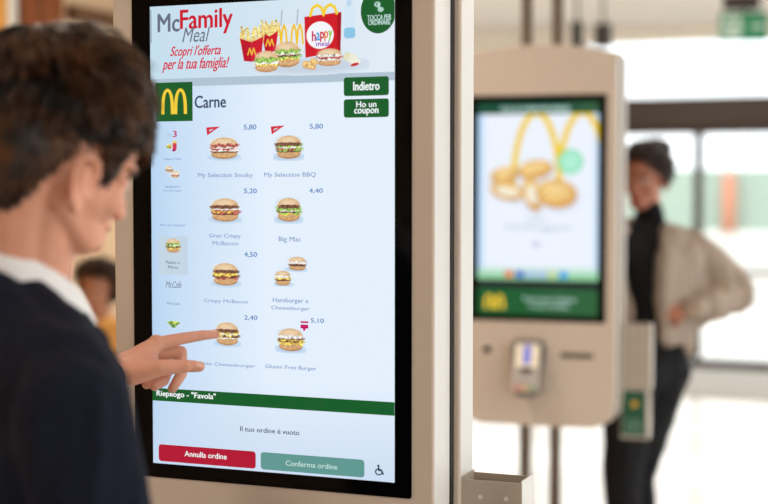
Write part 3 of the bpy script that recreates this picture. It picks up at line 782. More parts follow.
pp = P(728.5, 232, 21.5); bm = bmesh.new(); cyl(bm, (pp.x, pp.y, 0.85), (pp.x, pp.y, P(728, 174, 21.5).z), 0.095)
o = mk('orange_post', bm, mat('terracotta', (214, 142, 112), 0.7), e, world=True); o['label'] = 'terracotta orange round pillar'  # separate orange post standing before the panels, only parented to the fence
# daylight
w = bpy.data.worlds.new('sky'); SC.world = w; w.use_nodes = True
bg = w.node_tree.nodes['Background']; bg.inputs[0].default_value = (0.90, 0.95, 1.0, 1); bg.inputs[1].default_value = 2.6
def portal(r, b, sx, sz, rot, z):
    ld = bpy.data.lights.new('portal', 'AREA'); ld.shape = 'RECTANGLE'; ld.size = sx; ld.size_y = sz
    ld.cycles.is_portal = True
    o = bpy.data.objects.new('window_portal', ld); COL.objects.link(o); o.location = G(r, b, z)
    o.rotation_euler = (Matrix.Rotation(-GA, 3, 'Z') @ Matrix.Rotation(rot, 3, 'Z') @ Matrix.Rotation(-PI/2, 3, 'X')).to_euler()
sd = bpy.data.lights.new('sun', 'SUN'); sd.energy = 4; sd.angle = math.radians(3); sd.color = (1, 0.97, 0.92)
so = bpy.data.objects.new('sun', sd); COL.objects.link(so)
sv = (-GB*0.80-GR*0.30+Vector((0, 0, -0.46))).normalized()
so.rotation_euler = sv.to_track_quat('-Z', 'Y').to_euler()
portal((GL+R1)/2, B1+.2, R1-GL, 2.9, 0, 1.5)
portal(R1+.2, 4.7, 13, 2.9, -PI/2, 1.55)
SC.view_settings.view_transform = 'Standard'; SC.view_settings.look = 'None'; SC.view_settings.gamma = 1; SC.view_settings.use_curve_mapping = False
SC.view_settings.exposure = 0.0
kiosk((KF.x, KF.y, 0), -YAW, 'large ordering kiosk in the foreground showing a burger menu', menu_ground, menu_screen, CEIL, False)
k2 = P(537.4, 219, 4.83)
kiosk((k2.x, k2.y, 0), -math.radians(17), 'blurred beige kiosk farther away with chicken nuggets on its screen', promo_ground, promo_screen, CEIL, True)
# ------------------------------------------------------------------ people
def skin_mat(name, rgb, blot=0.06):
    return mat(name, rgb, 0.5, var=blot, scale=26, bump=0.12, bscale=420, sss=0.12, spec=0.4)
def ell(bm, c, r, R=None, sub=3):
    hull(bm, [(c, r) if R is None else (c, r, R)], sub)
def head_matrix(c, yaw, nod, roll=0.0, s=1.0):
    return Matrix.Translation(c) @ Matrix.Rotation(-yaw, 4, 'Z') @ Matrix.Rotation(-nod, 4, 'X') @ Matrix.Rotation(roll, 4, 'Y') @ Matrix.Scale(s, 4)
def head(bm, M, low=1.0, fem=False, edz=0.0, edy=0.0):
    """local frame: X to the person's right, Y forward, Z up, origin between the ears at eye height"""
    n0 = len(bm.verts)
    L = low
    ell(bm, (0, -0.014, 0.030), (0.0745, 0.094, 0.086))
    ell(bm, (0, 0.020, 0.040), (0.066, 0.064, 0.062))
    ell(bm, (0, 0.030, -0.030*L), (0.060, 0.052, 0.060*L))
    hull(bm, [((0.040, 0.0, -0.062*L), 0.017), ((-0.040, 0.0, -0.062*L), 0.017), ((0.018, 0.058, -0.098*L), 0.015), ((-0.018, 0.058, -0.098*L), 0.015), ((0.0, 0.064, -0.100*L), 0.015), ((0.044, 0.01, -0.02), 0.018), ((-0.044, 0.01, -0.02), 0.018), ((0, 0.058, -0.05*L), 0.024)], 2)
    hull(bm, [((0.036, 0.066, 0.022), (0.014, 0.010, 0.007)), ((0.0, 0.076, 0.018), (0.016, 0.010, 0.008)), ((-0.036, 0.066, 0.022), (0.014, 0.010, 0.007))], 2)
    for s in (-1, 1):
        ell(bm, (s*0.039, 0.053, -0.030*L), (0.020, 0.021, 0.020), None, 2)
        hull(bm, [((s*0.018, 0.072, 0.000), 0.0095), ((s*0.043, 0.062, 0.000), 0.0085)], 2)     # lids
    hull(bm, [((0, 0.078, 0.010), 0.007), ((0, 0.093, -0.033*L), 0.0085)], 2)
    hull(bm, [((-0.011, 0.088, -0.038*L), 0.007), ((0.011, 0.088, -0.038*L), 0.007), ((0, 0.094, -0.034*L), 0.0075)], 2)
    hull(bm, [((-0.018, 0.074, -0.064*L), 0.0045), ((0.018, 0.074, -0.064*L), 0.0045), ((0, 0.081, -0.061*L), 0.0055)], 2)
    hull(bm, [((-0.015, 0.074, -0.072*L), 0.005), ((0.015, 0.074, -0.072*L), 0.005), ((0, 0.079, -0.073*L), 0.006)], 2)
    # ears: dished plate and raised rim
    for s in (-1, 1):
        cx = s*0.078; n1 = len(bm.verts)
        hull(bm, [((cx-s*0.006, 0.002, -0.002), (0.006, 0.013, 0.022)), ((cx-s*0.004, 0.000, -0.030), (0.005, 0.008, 0.009))], 2)
        rim = [(cx-s*0.004, 0.012, -0.006), (cx+s*0.001, 0.013, 0.010), (cx+s*0.004, 0.006, 0.023), (cx+s*0.007, -0.006, 0.026), (cx+s*0.010, -0.017, 0.018), (cx+s*0.009, -0.020, 0.004), (cx+s*0.006, -0.015, -0.012), (cx+s*0.003, -0.007, -0.026), (cx+s*0.001, 0.001, -0.034)]
        chain(bm, rim, [0.0034, 0.0036, 0.0038, 0.0040, 0.0042, 0.0040, 0.0038, 0.0046, 0.0056], 2)
        hull(bm, [((cx-s*0.004, 0.013, -0.010), 0.0035), ((cx-s*0.002, 0.009, -0.016), 0.004)], 2)
        xf(bm, Matrix.Translation((0, edy, edz)), n1)
    xf(bm, M, n0)
def head_features(M, parent, brow_m, lip_m, iris=(70, 46, 30), low=1.0):
    white = mat('eye_white', (196, 186, 178), 0.4); im = mat('iris', iris, 0.2); 
    for s in (-1, 1):
        bm = bmesh.new(); ell(bm, (s*0.031, 0.0650, 0.0), 0.0118); xf(bm, M); e = mk('eyeball', bm, white, parent, True, True)
        bm = bmesh.new(); ell(bm, (s*0.031, 0.0733, -0.001), (0.0058, 0.0040, 0.0058), None, 2); xf(bm, M); mk('iris', bm, im, e, True, False)
        bm = bmesh.new(); chain(bm, [(s*0.014, 0.0845, 0.017), (s*0.032, 0.0800, 0.022), (s*0.050, 0.0640, 0.016)], [0.0028, 0.0034, 0.002], 2); xf(bm, M); mk('eyebrow', bm, brow_m, parent, True, True)
    bm = bmesh.new(); hull(bm, [((-0.018, 0.077, -0.066*low), 0.003), ((0.018, 0.077, -0.066*low), 0.003), ((0, 0.0848, -0.062*low), 0.0032), ((0, 0.0825, -0.073*low), 0.0036)], 2); xf(bm, M); mk('lips', bm, lip_m, parent, True, True)
def skull(d, off=0.0):
    """point on the scalp in direction d (local)"""
    c = Vector((0, -0.010, 0.032)); r = Vector((0.0765, 0.0985, 0.088 if d.z > 0 or d.y > 0 else 0.088+0.050*min(1, -d.y*1.5)))
    t = 1/math.sqrt((d.x/r.x)**2+(d.y/r.y)**2+(d.z/r.z)**2)
    return c+d*(t+off)
def hair(name, M, parent, m, n, inside, flow, length, lift, thick=0.0024, seed=1, cap=0.010, segs=5, rough=1.0):
    capf = cap if callable(cap) else (lambda p: cap)
    rnd = random.Random(seed); bm = bmesh.new()
    # scalp layer
    NU, NV = 72, 44; grid = {}
    for i in range(NU):
        for j in range(NV+1):
            a = 2*PI*i/NU; b = PI*j/NV
            d = Vector((math.sin(b)*math.cos(a), math.sin(b)*math.sin(a), math.cos(b)))
            p0 = skull(d, 0.0)
            if inside(p0): grid[(i, j)] = bm.verts.new(skull(d, capf(p0)*(0.8+0.5*noise.noise(p0*32))))
    for i in range(NU):
        for j in range(NV):
            q = [(i, j), (i, j+1), ((i+1) % NU, j+1), ((i+1) % NU, j)]
            vs = [grid.get(k) for k in q]
            if all(vs) and j > 0: bm.faces.new(vs).smooth = True
    k = 0
    while k < n:
        d = Vector((rnd.gauss(0, 1), rnd.gauss(0, 1), rnd.gauss(0, 1))).normalized()
        p = skull(d, 0.002)
        if not inside(p): continue
        root = skull(d, capf(p)*0.7)
        k += 1
        nrm = d.copy(); f = flow(p)+Vector((rnd.gauss(0, .16), rnd.gauss(0, .16), rnd.gauss(0, .12)))
        f = (f-nrm*f.dot(nrm))
        if f.length < 1e-3: continue
        f.normalize()
        Ln = length(p)*rnd.uniform(0.75, 1.2); lf = lift(p)*rnd.uniform(0.6, 1.25)
        pts = []
        cur = root.copy(); dirv = (f+nrm*lf).normalized()
        sw = Vector((rnd.gauss(0, 1), rnd.gauss(0, 1), rnd.gauss(0, 1)))*0.22*rough
        for s in range(segs+1):
            pts.append(cur.copy())
            t = s/segs
            dd = cur-Vector((0, -0.01, 0.03)); dd.normalize()
            dirv = (dirv - dd*lf*0.45*(t+0.3)+sw*0.35*math.sin(3*t)+Vector((0, 0, -0.035))).normalized()
            cur = cur+dirv*(Ln/segs)
        th = thick*rnd.uniform(0.7, 1.4); rings = []
        for s, q in enumerate(pts):
            t = s/segs; r = th*(1.0 if t < .3 else (1-(t-.3)/.7)**0.7+0.04)
            tg = (pts[min(s+1, segs)]-pts[max(s-1, 0)]).normalized(); a = tg.cross(nrm)
            a = a.normalized() if a.length > 1e-4 else tg.orthogonal().normalized(); b = tg.cross(a)
            rings.append([bm.verts.new(q+a*r*1.5*math.cos(w)+b*r*0.8*math.sin(w)) for w in (0, 2.094, 4.189)])
        for s in range(segs):
            for i in range(3):
                bm.faces.new((rings[s][i], rings[s][(i+1) % 3], rings[s+1][(i+1) % 3], rings[s+1][i])).smooth = True
    xf(bm, M)
    return mk(name, bm, m, parent, False, True)
def hair_mat(name, c1, c2):
    m, N, L, b = newmat(name)
    g = N.new('ShaderNodeTexCoord'); n = N.new('ShaderNodeTexNoise'); n.inputs['Scale'].default_value = 28; n.inputs['Detail'].default_value = 5
    r = N.new('ShaderNodeValToRGB'); r.color_ramp.elements[0].position = .38; r.color_ramp.elements[1].position = .68
    r.color_ramp.elements[0].color = (*lin(c1), 1); r.color_ramp.elements[1].color = (*lin(c2), 1)
    L.new(g.outputs['Object'], n.inputs['Vector']); L.new(n.outputs['Fac'], r.inputs['Fac']); L.new(r.outputs['Color'], b.inputs['Base Color'])
    b.inputs['Roughness'].default_value = 0.42; b.inputs['Specular IOR Level'].default_value = 0.35
    return m
def folds(a, s, seed=0.0, st=(1, 1, 1)):
    def f(co):
        q = Vector((co.x*st[0]*s+seed, co.y*st[1]*s, co.z*st[2]*s))
        return a*(noise.noise(q)+0.5*noise.noise(q*2.1))
    return f
def simple_hand(bm, w, d, up, s=1.0, curl=0.5, side=1):
    """w wrist, d pointing direction, up back-of-hand normal; side=+1 thumb on cross(up,d)"""
    w = Vector(w); d = Vector(d).normalized(); up = Vector(up); up = (up-d*up.dot(d)).normalized(); x = up.cross(d)*side
    hull(bm, [(w, 0.022*s), (w+d*0.078*s+x*0.026*s, 0.012*s), (w+d*0.074*s-x*0.028*s, 0.011*s), (w+d*0.03*s+x*0.02*s, 0.014*s)], 2)
    for i, (o, ln) in enumerate(((0.028, .072), (0.009, .080), (-0.010, .074), (-0.028, .058))):
        p = w+d*0.078*s+x*o*s; a = d.copy(); pts = [p]; 
        for j, f in enumerate((0.45, 0.3, 0.25)):
            ang = curl*(0.5+0.6*j)
            a2 = (d*math.cos(ang)-up*math.sin(ang)); p = p+a2*ln*f*s*1.1; pts.append(p)
        chain(bm, pts, [0.0098*s, 0.0088*s, 0.0078*s, 0.0066*s], 2)
    p = w+d*0.02*s+x*0.02*s
    chain(bm, [p, p+(d*0.5+x*0.75-up*.2)*0.045*s, p+(d*0.8+x*0.6-up*.5)*0.075*s, p+(d*1.0+x*0.45-up*.6)*0.092*s], [0.014*s, 0.0115*s, 0.0098*s, 0.008*s], 2)
def shoe(name, ank, fdir, m, parent, s=1.0):
    f = Vector(fdir); f.z = 0; f.normalize(); a = Vector(ank)
    bm = bmesh.new()
    g = Vector((a.x, a.y, 0))
    hull(bm, [(g-f*0.045*s+Vector((0, 0, .034)), 0.034*s), (g+f*0.10*s+Vector((0, 0, .034)), (0.045*s, 0.045*s, 0.032)), (g+f*0.185*s+Vector((0, 0, .026)), (0.034*s, 0.034*s, 0.024)), (g+Vector((0, 0, .09)), 0.036*s)], 2)
    return fuse(name, bm, 0.006, 4, m, parent)

# ---- the young customer in the foreground
def boy():
    b = empty('person', (-0.385, 1.56, 0), 0, 'person in a navy sweater with brown hair seen from behind, pointing at the kiosk screen', 'person')
    sk = skin_mat('fair_skin', (214, 154, 128))
    SR = P(74, 410, 1.40); SL = SR+Vector((-0.185, 0.315, 0.005))
    mid = (SR+SL)/2; R = (SR-SL).normalized(); Fw = Vector((-R.y, R.x, 0)).normalized()
    HY, HN = math.radians(51), math.radians(22)
    HM = head_matrix(P(57, 163, 1.53), HY, HN, math.radians(0), 0.94)
    neck0 = mid-Fw*0.005+Vector((0, 0, 0.112))
    bm = bmesh.new()
    head(bm, HM, 0.72, False, -0.021, 0.002)
    skb = HM @ Vector((0, -0.035, -0.03)); skf = HM @ Vector((0, 0.0, -0.05))
    hull(bm, [(skb, 0.048), (neck0-Fw*0.012+Vector((0, 0, .0)), 0.055)], 3); hull(bm, [(skf, 0.040), (neck0+Fw*0.008+Vector((0, 0, .0)), 0.052)], 3)
    # trunk
    pel = Vector((mid.x+0.0, mid.y+0.0, 0.93))
    hull(bm, [(neck0-Vector((0, 0, .045)), 0.04), (SR-R*.02, 0.04), (SL+R*.02, 0.04), (mid+Vector((0, 0, -.17))+R*.06, 0.085), (mid+Vector((0, 0, -.17))-R*.06, 0.085)], 2)
    hull(bm, [(mid+Vector((0, 0, -.17))+R*.06, 0.085), (mid+Vector((0, 0, -.17))-R*.06, 0.085), (pel+R*.07, .085), (pel-R*.07, .085)], 2)
    # right arm hangs, hand near the thigh
    ER = SR+Vector((0.030, 0.01, -0.30)); WR = ER+Vector((0.06, 0.06, -0.25))
    chain(bm, [SR, ER, WR], [0.045, 0.034, 0.024]); simple_hand(bm, WR, (0.2, 0.2, -1), R, 0.98, 0.5, 1)
    # left arm reaches to the screen
    WL = P(117, 371, 2.105); EL = P(34, 470, 1.93)
    chain(bm, [SL, EL], [0.045, 0.036]); hull(bm, [(EL, 0.034), (P(100, 384, 2.06), 0.026)]); hull(bm, [(P(100, 384, 2.06), 0.026), (WL, 0.0235)])
    # pointing hand
    def J(*a): return P(*a)
    o = Vector((0, 0, H)); 
    def on(px, py, lift=0.0):
        x, z = S(px, py); Rk = Vector((math.cos(YAW), -math.sin(YAW), 0)); N = Vector((-math.sin(YAW), -math.cos(YAW), 0))
        p = KF+Rk*x; p.z = z; return p+N*lift
    tip = on(219.5, 333.6, 0.0115)
    wr = WL
    im, ip, idp = J(157, 344, 2.150), J(182, 338.5, 2.165), J(203, 335.2, 2.180)
    mm, rm, lm = J(152, 350, 2.172), J(146, 357, 2.192), J(139, 364, 2.208)
    # palm: wrist to each knuckle
    for k, r in ((im, .0125), (mm, .0125), (rm, .0115), (lm, .0105)):
        hull(bm, [(wr+(k-wr)*0.05, 0.0200), (k, r)], 3)
    hull(bm, [(im+(wr-im)*.12, .0120), (mm, .0118), (wr, .0215)], 3); hull(bm, [(mm, .0118), (rm, .011), (wr, .02)], 3); hull(bm, [(rm, .011), (lm, .0100), (wr, .019)], 3)
    hull(bm, [(J(128, 372, 2.095), .0185), (J(150, 368, 2.10), .0135), (J(150, 352, 2.14), .012), (wr, .021)], 3)
    # index finger
    chain(bm, [im, ip, idp, tip], [0.0112, 0.0092, 0.0080, 0.0068], 3)
    ell(bm, im+Vector((-.001, -.002, .003)), .0118)
    # thumb
    chain(bm, [J(134, 374, 2.09), J(160, 368, 2.085), J(184, 366, 2.095), J(199.5, 366.5, 2.10)], [0.0165, 0.0122, 0.0096, 0.0082], 3)
    ell(bm, J(186, 366, 2.094), .0100)
    # middle, ring, little: curled
    chain(bm, [mm, J(181, 352, 2.182), J(181.5, 374, 2.170), J(172.5, 388.5, 2.155)], [0.0112, 0.0096, 0.0086, 0.0074], 3)
    chain(bm, [rm, J(171, 362, 2.205), J(164, 381, 2.188), J(154.5, 386.5, 2.165)], [0.0106, 0.0090, 0.0080, 0.0072], 3)
    chain(bm, [lm, J(158, 370, 2.218), J(153, 383, 2.20), J(146, 385, 2.18)], [0.0096, 0.0080, 0.0072, 0.0066], 3)
    # legs
    for s in (-1, 1):
        h = pel+R*s*.085; kn = Vector((h.x+Fw.x*.02, h.y+Fw.y*.02, 0.50)); an = Vector((h.x-Fw.x*.01, h.y-Fw.y*.01, 0.09))
        chain(bm, [h, kn, an], [0.075, 0.05, 0.034])
    body = fuse('body', bm, 0.0023, 5, sk, b)
    # nails
    nm = mat('nail', (236, 184, 164), 0.25)
    def nail(name, p, along, out, w=0.0045, l=0.0062):
        along = Vector(along).normalized(); out = (Vector(out)-along*Vector(out).dot(along)).normalized(); sd = along.cross(out)
        Rm = Matrix((sd, along, out)).transposed()
        q = bmesh.new(); ell(q, p, (w, l, 0.0014), Rm, 2); mk(name, q, nm, b, True, True)
    th = J(198.5, 366.5, 2.10); al = th-J(184, 366, 2.095)
    nail('thumb_nail', th+Vector((0, -0.0062, 0.0040)), al, (0, -1, .65), 0.0052, 0.0068)
    nail('finger_nail', tip+(idp-tip).normalized()*.003+Vector((0, -.001, .0058)), tip-idp, (0, -.25, 1), 0.0042, 0.0055)
    head_features(HM, b, mat('brow_brown', (58, 38, 26), .7), mat('boy_lips', (190, 110, 96), .4), low=0.72)
    # hair
    def inside(p):
        x, y, z = abs(p.x), p.y, p.z
        if y > 0.035: return z > 0.052-0.25*max(0, x-.05)
        if y > 0.016: return z > 0.000 if x > .03 else z > 0.05
        if y > -0.026: return z > 0.030
        return z > 0.010-2.6*(-0.026-y) and z > -0.098
    def flow(p):
        cr = Vector((0.01, -0.055, 0.11)); v = p-cr; v.normalize()
        if p.z > 0.07: return v+Vector((0.35, 0.30, 0.25))
        return v*0.5+Vector((0, 0.25 if p.y > -.03 else -0.05, -0.9))
    def length(p): return (0.022 if p.y > 0.03 else (0.036 if p.y > -0.01 else 0.056)) if p.z > 0.075 else (0.022 if p.z > 0.045 and p.y > 0.03 else (0.042 if p.z > 0.055 else 0.020))
    def lift(p): return (0.62 if p.y < 0 else 0.45) if p.z > 0.085 else (0.4 if p.z > 0.05 else 0.12)
    hm = hair_mat('brown_hair', (17, 11, 8), (88, 54, 30))
    hair('hair', HM, b, hm, 6500, inside, flow, length, lift, 0.0026, 5, lambda p: 0.009+0.025*min(1, max(0, (p.z-.02)/.075))*(1-0.6*max(0, min(1, (p.y-.02)/.05))), rough=0.6)
    # sweater
    M_NAVY = mat('navy_knit', (16, 21, 37), 0.9, var=0.15, scale=60, bump=0.35, bscale=700, spec=0.2)
    bm = bmesh.new()
    up = Vector((0, 0, 1))
    tz = neck0+up*-.010
    hull(bm, [(tz-Fw*.034+up*.027, (0.052, 0.052, 0.030)), (tz+Fw*.028-up*.034, (.052, .052, .03)), (SR+up*.004, 0.060), (mid-Fw*.03-up*.03, 0.085), (mid+Fw*.03-up*.06, 0.085)], 2)
    hull(bm, [(tz-Fw*.034+up*.027, (0.052, 0.052, 0.030)), (tz+Fw*.028-up*.034, (.052, .052, .03)), (SL+up*.004, 0.060), (mid-Fw*.03-up*.03, 0.085), (mid+Fw*.03-up*.06, 0.085)], 2)
    ch = mid-up*.17
    hull(bm, [(SR-R*.02, 0.058), (SL+R*.02, 0.058), (ch+R*.075-Fw*.01, 0.108), (ch-R*.075-Fw*.01, 0.108)], 2)
    wa = Vector((mid.x, mid.y, 0.97))
    hull(bm, [(ch+R*.075-Fw*.01, 0.108), (ch-R*.075-Fw*.01, 0.108), (wa+R*.065, 0.108), (wa-R*.065, 0.108)], 2)
    hull(bm, [(wa+R*.065, 0.108), (wa-R*.065, 0.108), (wa+R*.072-up*.1, 0.104), (wa-R*.072-up*.1, 0.104)], 2)
    chain(bm, [SR, ER, ER+(WR-ER)*.9], [0.062, 0.050, 0.036], 3)
    chain(bm, [SL, EL], [0.062, 0.050], 3); q = P(98, 386, 2.055)
    hull(bm, [(EL, 0.050), (q, 0.036)], 3)
    fuse('sweater', bm, 0.006, 8, M_NAVY, b, lambda co: folds(0.010, 9.0, 2.0, (1.3, 1.3, 0.55))(co)+folds(0.008, 20.0, 7.0, (1.2, 1.2, 0.4))(co))
    bm = bmesh.new(); hull(bm, [(q-(q-EL).normalized()*.012, 0.0375), (q+(q-EL).normalized()*.012, 0.034)], 3); fuse('sleeve_cuff', bm, 0.004, 3, M_NAVY, b)
    # shirt collar: a standing band folded over, lower at the front
    M_SHIRT = mat('white_cotton', (226, 228, 230), 0.75, var=0.02, scale=30, bump=0.15, bscale=900)
    bm = bmesh.new(); NS = 64
    prof = []
    ax = (skb*.5+skf*.5-neck0); ax.normalize()
    c0 = neck0-Fw*0.004
    for i in range(NS+1):
        t = i/NS; a = math.radians(-158+316*t)        # 0 = nape, +-158 near the throat
        d = -Fw*math.cos(a)+R*math.sin(a)
        fr = (1-math.cos(a))/2                        # 0 nape .. 1 front
        topc = c0+d*(0.0635+0.004*fr)+up*(0.076-0.088*fr)+Fw*0.006*fr
        inn = c0+d*(0.0595)+up*(0.032-0.055*fr)
        low = c0+d*(0.079+0.008*fr)+up*(0.038-0.114*fr)+Fw*0.014*fr**2
        low2 = low-d*0.004+up*.001
        prof.append([inn, topc-d*.0025-up*.002, topc+up*.0005, topc+d*.003-up*.003, (topc+low)/2+d*.004, low, low2, (topc+low)/2-d*.001])
    vs = [[bm.verts.new(p) for p in row] for row in prof]
    n = len(prof[0])
    for i in range(NS):
        for j in range(n): bm.faces.new((vs[i][j], vs[i][(j+1) % n], vs[i+1][(j+1) % n], vs[i+1][j])).smooth = True
    bm.faces.new(vs[0]); bm.faces.new(vs[-1][::-1])
    bmesh.ops.recalc_face_normals(bm, faces=bm.faces)
    mk('shirt_collar', bm, M_SHIRT, b, False, True)
    # trousers and shoes
    M_TR = mat('dark_trousers', (30, 32, 40), 0.9, var=0.1, scale=80)
    bm = bmesh.new()
    for s in (-1, 1):
        h = pel+R*s*.085; kn = Vector((h.x+Fw.x*.02, h.y+Fw.y*.02, 0.50)); an = Vector((h.x-Fw.x*.01, h.y-Fw.y*.01, 0.085))
        chain(bm, [h, kn, an], [0.092, 0.068, 0.056], 2)
    hull(bm, [(pel+R*.07, .098), (pel-R*.07, .098)], 2)
    fuse('trousers', bm, 0.008, 6, M_TR, b, folds(0.006, 10, 5))
    for s in (-1, 1):
        h = pel+R*s*.085; shoe('shoe', (h.x-Fw.x*.01, h.y-Fw.y*.01, 0), Fw, mat('shoe_black', (28, 26, 26), .5), b)
    return b

boy()
# ---- the woman behind the far kiosk
def woman():
    Y = 5.3
    b = empty('person', P(640, 400, Y)*1.0, 0, 'person in a beige jacket over a black turtleneck, hand on hip, beside the far kiosk', 'person')
    b.location.z = 0
    sk = skin_mat('warm_skin', (176, 116, 92))
    HM = head_matrix(P(645, 178, Y), math.radians(214), math.radians(8), math.radians(-4), 1.0)
    SL, SRt = P(690, 246, Y+.08), P(612, 246, Y-.12)
    EL, WL = P(736, 292, Y+.12), P(686, 312, Y-.15)
    mid = (SL+SRt)/2; R = (SRt-SL).normalized(); Fw = Vector((R.y, -R.x, 0)).normalized()
    if Fw.y > 0: Fw = -Fw
    neck = P(649, 226, Y); wai = P(655, 338, Y); hip = P(649, 372, Y)
    KL, AL = P(636, 476, Y-.05), P(640, 596, Y+.05); KR, AR = P(622, 470, Y-.12), P(628, 600, Y-.2)
    AL.z = .09; AR.z = .09
    HL, HR = hip-R*.075, hip+R*.085
    ER, WR = SRt+Vector((-.03, .06, -.25)), SRt+Vector((.03, .02, -.42))
    bm = bmesh.new()
    head(bm, HM, 0.95, True)
    hull(bm, [(HM @ Vector((0, -.03, -.04)), 0.044), (neck, 0.046)], 2)
    hull(bm, [(neck, .04), (SL+R*.02, .035), (SRt-R*.02, .035), (wai-R*.05, .07), (wai+R*.05, .07)], 2)
    hull(bm, [(wai-R*.05, .07), (wai+R*.05, .07), (HL, .075), (HR, .075)], 2)
    for a in ((SL, EL, WL), (SRt, ER, WR)): chain(bm, a, [.036, .030, .022])
    for a in ((HL, KL, AL), (HR, KR, AR)): chain(bm, a, [.06, .042, .03])
    simple_hand(bm, WL, P(660, 311, Y-.15)-WL, Vector((.25, -.95, .25)), 0.80, 0.85, 1)
    simple_hand(bm, WR, (.15, .1, -.95), R, 0.95, 0.5, 1)
    fuse('body', bm, 0.004, 4, sk, b)
    head_features(HM, b, mat('brow_dark', (38, 26, 22), .7), mat('woman_lips', (158, 66, 66), .4), low=0.95)
    def inside(p):
        if p.y > 0.02: return p.z > 0.070-1.1*max(0, abs(p.x)-.025)
        return p.z > -0.01 if p.y > -.03 else p.z > -0.045
    def flow(p): return (Vector((0, -.095, .085))-p).normalized()
    hm = hair_mat('dark_hair', (22, 15, 13), (58, 38, 30))
    hair('hair', HM, b, hm, 1400, inside, flow, lambda p: .05, lambda p: .25, 0.0035, 9, 0.012)
    bm = bmesh.new(); ell(bm, (0, -.098, .085), (.056, .046, .050)); ell(bm, (-0.045, -.065, .045), .040); ell(bm, (0.022, -.112, .070), .034); ell(bm, (-0.025, -.108, .095), .032); xf(bm, HM)
    fuse('hair_bun', bm, 0.005, 2, hm, b, folds(.006, 60))
    BK = mat('black_knit', (12, 12, 14), 0.85, var=.1, scale=50, bump=.3, bscale=300, spec=0.2)
    bm = bmesh.new()
    hull(bm, [(neck+Vector((0, 0, .045)), .053), (neck, .060)], 3)
    hull(bm, [(neck-Vector((0, 0, .01)), .058), (SL+R*.03, .048), (SRt-R*.03, .048), (mid-Vector((0, 0, .16))-R*.05+Fw*.03, .088), (mid-Vector((0, 0, .16))+R*.05+Fw*.03, .088)], 2)
    hull(bm, [(mid-Vector((0, 0, .16))-R*.05+Fw*.03, .088), (mid-Vector((0, 0, .16))+R*.05+Fw*.03, .088), (wai-R*.05, .085), (wai+R*.05, .085), (hip-R*.05, .09), (hip+R*.05, .09)], 2)
    fuse('turtleneck', bm, 0.007, 5, BK, b, folds(.005, 14))
    JM = mat('beige_jacket', (156, 140, 126), 0.75, var=.05, scale=12, bump=.25, bscale=60)
    bm = bmesh.new(); up = Vector((0, 0, 1))
    ch = mid-up*.16
    for s, Sh, E_, W_ in ((-1, SL, EL, WL), (1, SRt, ER, WR)):
        o = R*s
        hull(bm, [(Sh+up*.004, .062), (neck+o*.065-Fw*.035-up*.005, .030), (ch+o*.125-Fw*.01, .066), (ch+o*.095-Fw*.07, .06)], 2)
        hull(bm, [(ch+o*.125-Fw*.01, .066), (ch+o*.095-Fw*.07, .06), (wai+o*.115-Fw*.01-up*.0, .066), (wai+o*.09-Fw*.07, .06)]+([(ch+o*.10+Fw*.06, .042), (wai+o*.11+Fw*.05-up*.03, .045)] if s < 0 else []), 2)
        chain(bm, [Sh, (Sh+E_)/2+up*.004, E_, (E_+W_)/2, W_+(E_-W_)*.12], [.066, .079, .076, .066, .044], 3)
    hull(bm, [(mid-Fw*.06-up*.0+R*.1, .04), (mid-Fw*.06-R*.1, .04), (wai-Fw*.08+R*.08, .055), (wai-Fw*.08-R*.08, .055)], 2)
    hull(bm, [(neck-Fw*.05+R*.04+up*.01, .022), (neck-Fw*.05-R*.04+up*.01, .022)], 2)
    hull(bm, [(P(665, 229, Y-.05), .022), (P(663, 262, Y-.135), .028), (P(690, 255, Y+.0), .05), (P(693, 320, Y+.0), .05), (P(663, 300, Y-.145), .030)], 2)
    hull(bm, [(P(664, 338, Y-.135), .028), (P(686, 334, Y+.0), .05), (P(663, 300, Y-.145), .030), (P(693, 310, Y+.0), .05)], 2)
    hull(bm, [(P(705, 288, Y+.06), .065), (P(700, 310, Y+.02), .05), (P(715, 280, Y+.08), .06)], 2)
    fuse('jacket', bm, 0.0075, 6, JM, b, folds(.020, 12, 3.0, (1.2, 1.2, .6)))
    CU = mat('jacket_rib', (150, 128, 110), .85, var=.08, scale=80)
    bm = bmesh.new(); chain(bm, [W_+(E_-W_)*.02 if False else WL+(EL-WL)*.03, WL+(EL-WL)*.13], [.034, .040], 2); fuse('jacket_cuff', bm, .006, 3, CU, b)
    TR = mat('black_trousers', (20, 20, 24), .85, var=.1, scale=60, spec=0.25)
    bm = bmesh.new()
    hull(bm, [(hip-R*.055-up*.0, .098), (hip+R*.055, .098), (wai-R*.05-up*.06, .09), (wai+R*.05-up*.06, .09)], 2)
    for a in ((HL, KL, AL), (HR, KR, AR)): chain(bm, a, [.098, .074, .055], 2)
    fuse('trousers', bm, .008, 6, TR, b, folds(.008, 9, 8))
    for a in (AL, AR): shoe('shoe', a, Fw, mat('white_shoe', (210, 206, 200), .5), b, .92)
woman()
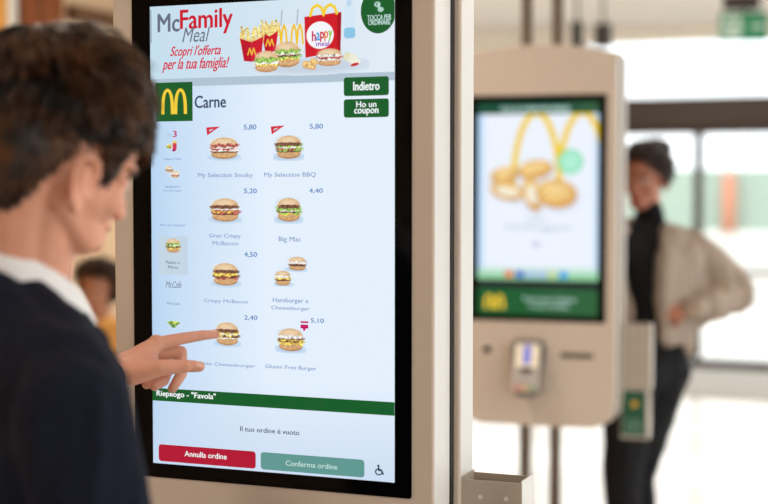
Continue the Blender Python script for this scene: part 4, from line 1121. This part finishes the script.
# ---- somebody sitting by the left wall, seen in the gap beside the customer's chin
def sitter():
    Y = 6.9
    HM = head_matrix(P(98, 289, Y), math.radians(196), math.radians(14), 0, .98)
    c = HM.translation; b = empty('person', (c.x, c.y, 0), 0, 'person with curly brown hair sitting far behind, between the navy sweater and the kiosk', 'person')
    sk = skin_mat('tan_skin', (176, 122, 96))
    Fw = Vector((-.3, -.95, 0)).normalized(); R = Vector((-Fw.y, Fw.x, 0))*-1; up = Vector((0, 0, 1))
    neck = c-up*.16-Fw*.02; mid = neck-up*.05; S1, S2 = mid+R*.17, mid-R*.17
    pel = Vector((mid.x, mid.y, .56))-Fw*.05
    bm = bmesh.new(); head(bm, HM, 1.0)
    hull(bm, [(HM @ Vector((0, -.03, -.05)), .045), (neck, .05)], 2)
    hull(bm, [(neck, .04), (S1, .035), (S2, .035), (pel+R*.06, .08), (pel-R*.06, .08)], 2)
    arms = []
    for s, S_ in ((1, S1), (-1, S2)):
        e_ = S_+Vector((0, 0, -.27))+Fw*.06; w_ = e_+Fw*.22+up*.02-R*s*.06; arms.append((S_, e_, w_)); chain(bm, arms[-1], [.04, .032, .024]); simple_hand(bm, w_, Fw, up, .95, .5, -s)
        h = pel+R*s*.09; k = h+Fw*.42; a = Vector((k.x, k.y, .09)); chain(bm, [h, k, a], [.07, .048, .032])
    fuse('body', bm, 0.004, 4, sk, b)
    head_features(HM, b, mat('brow_black', (30, 22, 18), .7), mat('sitter_lips', (160, 90, 80), .4))
    def ins(p): return p.z > 0.078-.5*max(0, abs(p.x)-.04) if p.y > .02 else p.z > -.06
    hm = hair_mat('curly_brown_hair', (30, 18, 12), (70, 42, 26))
    hair('hair', HM, b, hm, 1500, ins, lambda p: Vector((p.x*9, -.6, -.2)), lambda p: .07, lambda p: .9, .0045, 4, .022)
    SH = mat('ochre_shirt', (222, 170, 96), .8, var=.06, scale=20)
    bm = bmesh.new()
    hull(bm, [(neck-up*.02, .062), (S1, .056), (S2, .056), (mid-up*.2+R*.06, .11), (mid-up*.2-R*.06, .11)], 2)
    hull(bm, [(mid-up*.2+R*.06, .11), (mid-up*.2-R*.06, .11), (pel+R*.07, .11), (pel-R*.07, .11)], 2)
    for a in arms: chain(bm, [a[0], a[1], a[1]+(a[2]-a[1])*.3], [.058, .048, .042])
    fuse('shirt', bm, .008, 5, SH, b, folds(.008, 12))
    TR = mat('green_trousers', (70, 92, 70), .85)
    bm = bmesh.new()
    hull(bm, [(pel+R*.07, .105), (pel-R*.07, .105)], 2)
    for s in (1, -1):
        h = pel+R*s*.09; k = h+Fw*.42; a = Vector((k.x, k.y, .1)); chain(bm, [h, k, a], [.09, .07, .06]); shoe('shoe', a, Fw, mat('brown_shoe', (70, 50, 40), .6), b, .95)
    fuse('trousers', bm, .008, 5, TR, b)
    # bench
    e = empty('bench', (pel.x, pel.y, 0), math.atan2(Fw.x, -Fw.y), 'wooden bench under the person sitting by the left wall', 'bench')
    bm = bmesh.new(); box(bm, -.34, .34, -.20, .20, .39, .445); mk('seat', bm, M_WOOD, e, bevel=.006)
    for x in (-.28, .28):
        for y in (-.15, .15):
            bm = bmesh.new(); box(bm, x-.025, x+.025, y-.025, y+.025, 0, .39); mk('leg', bm, M_WOODD, e)
sitter()
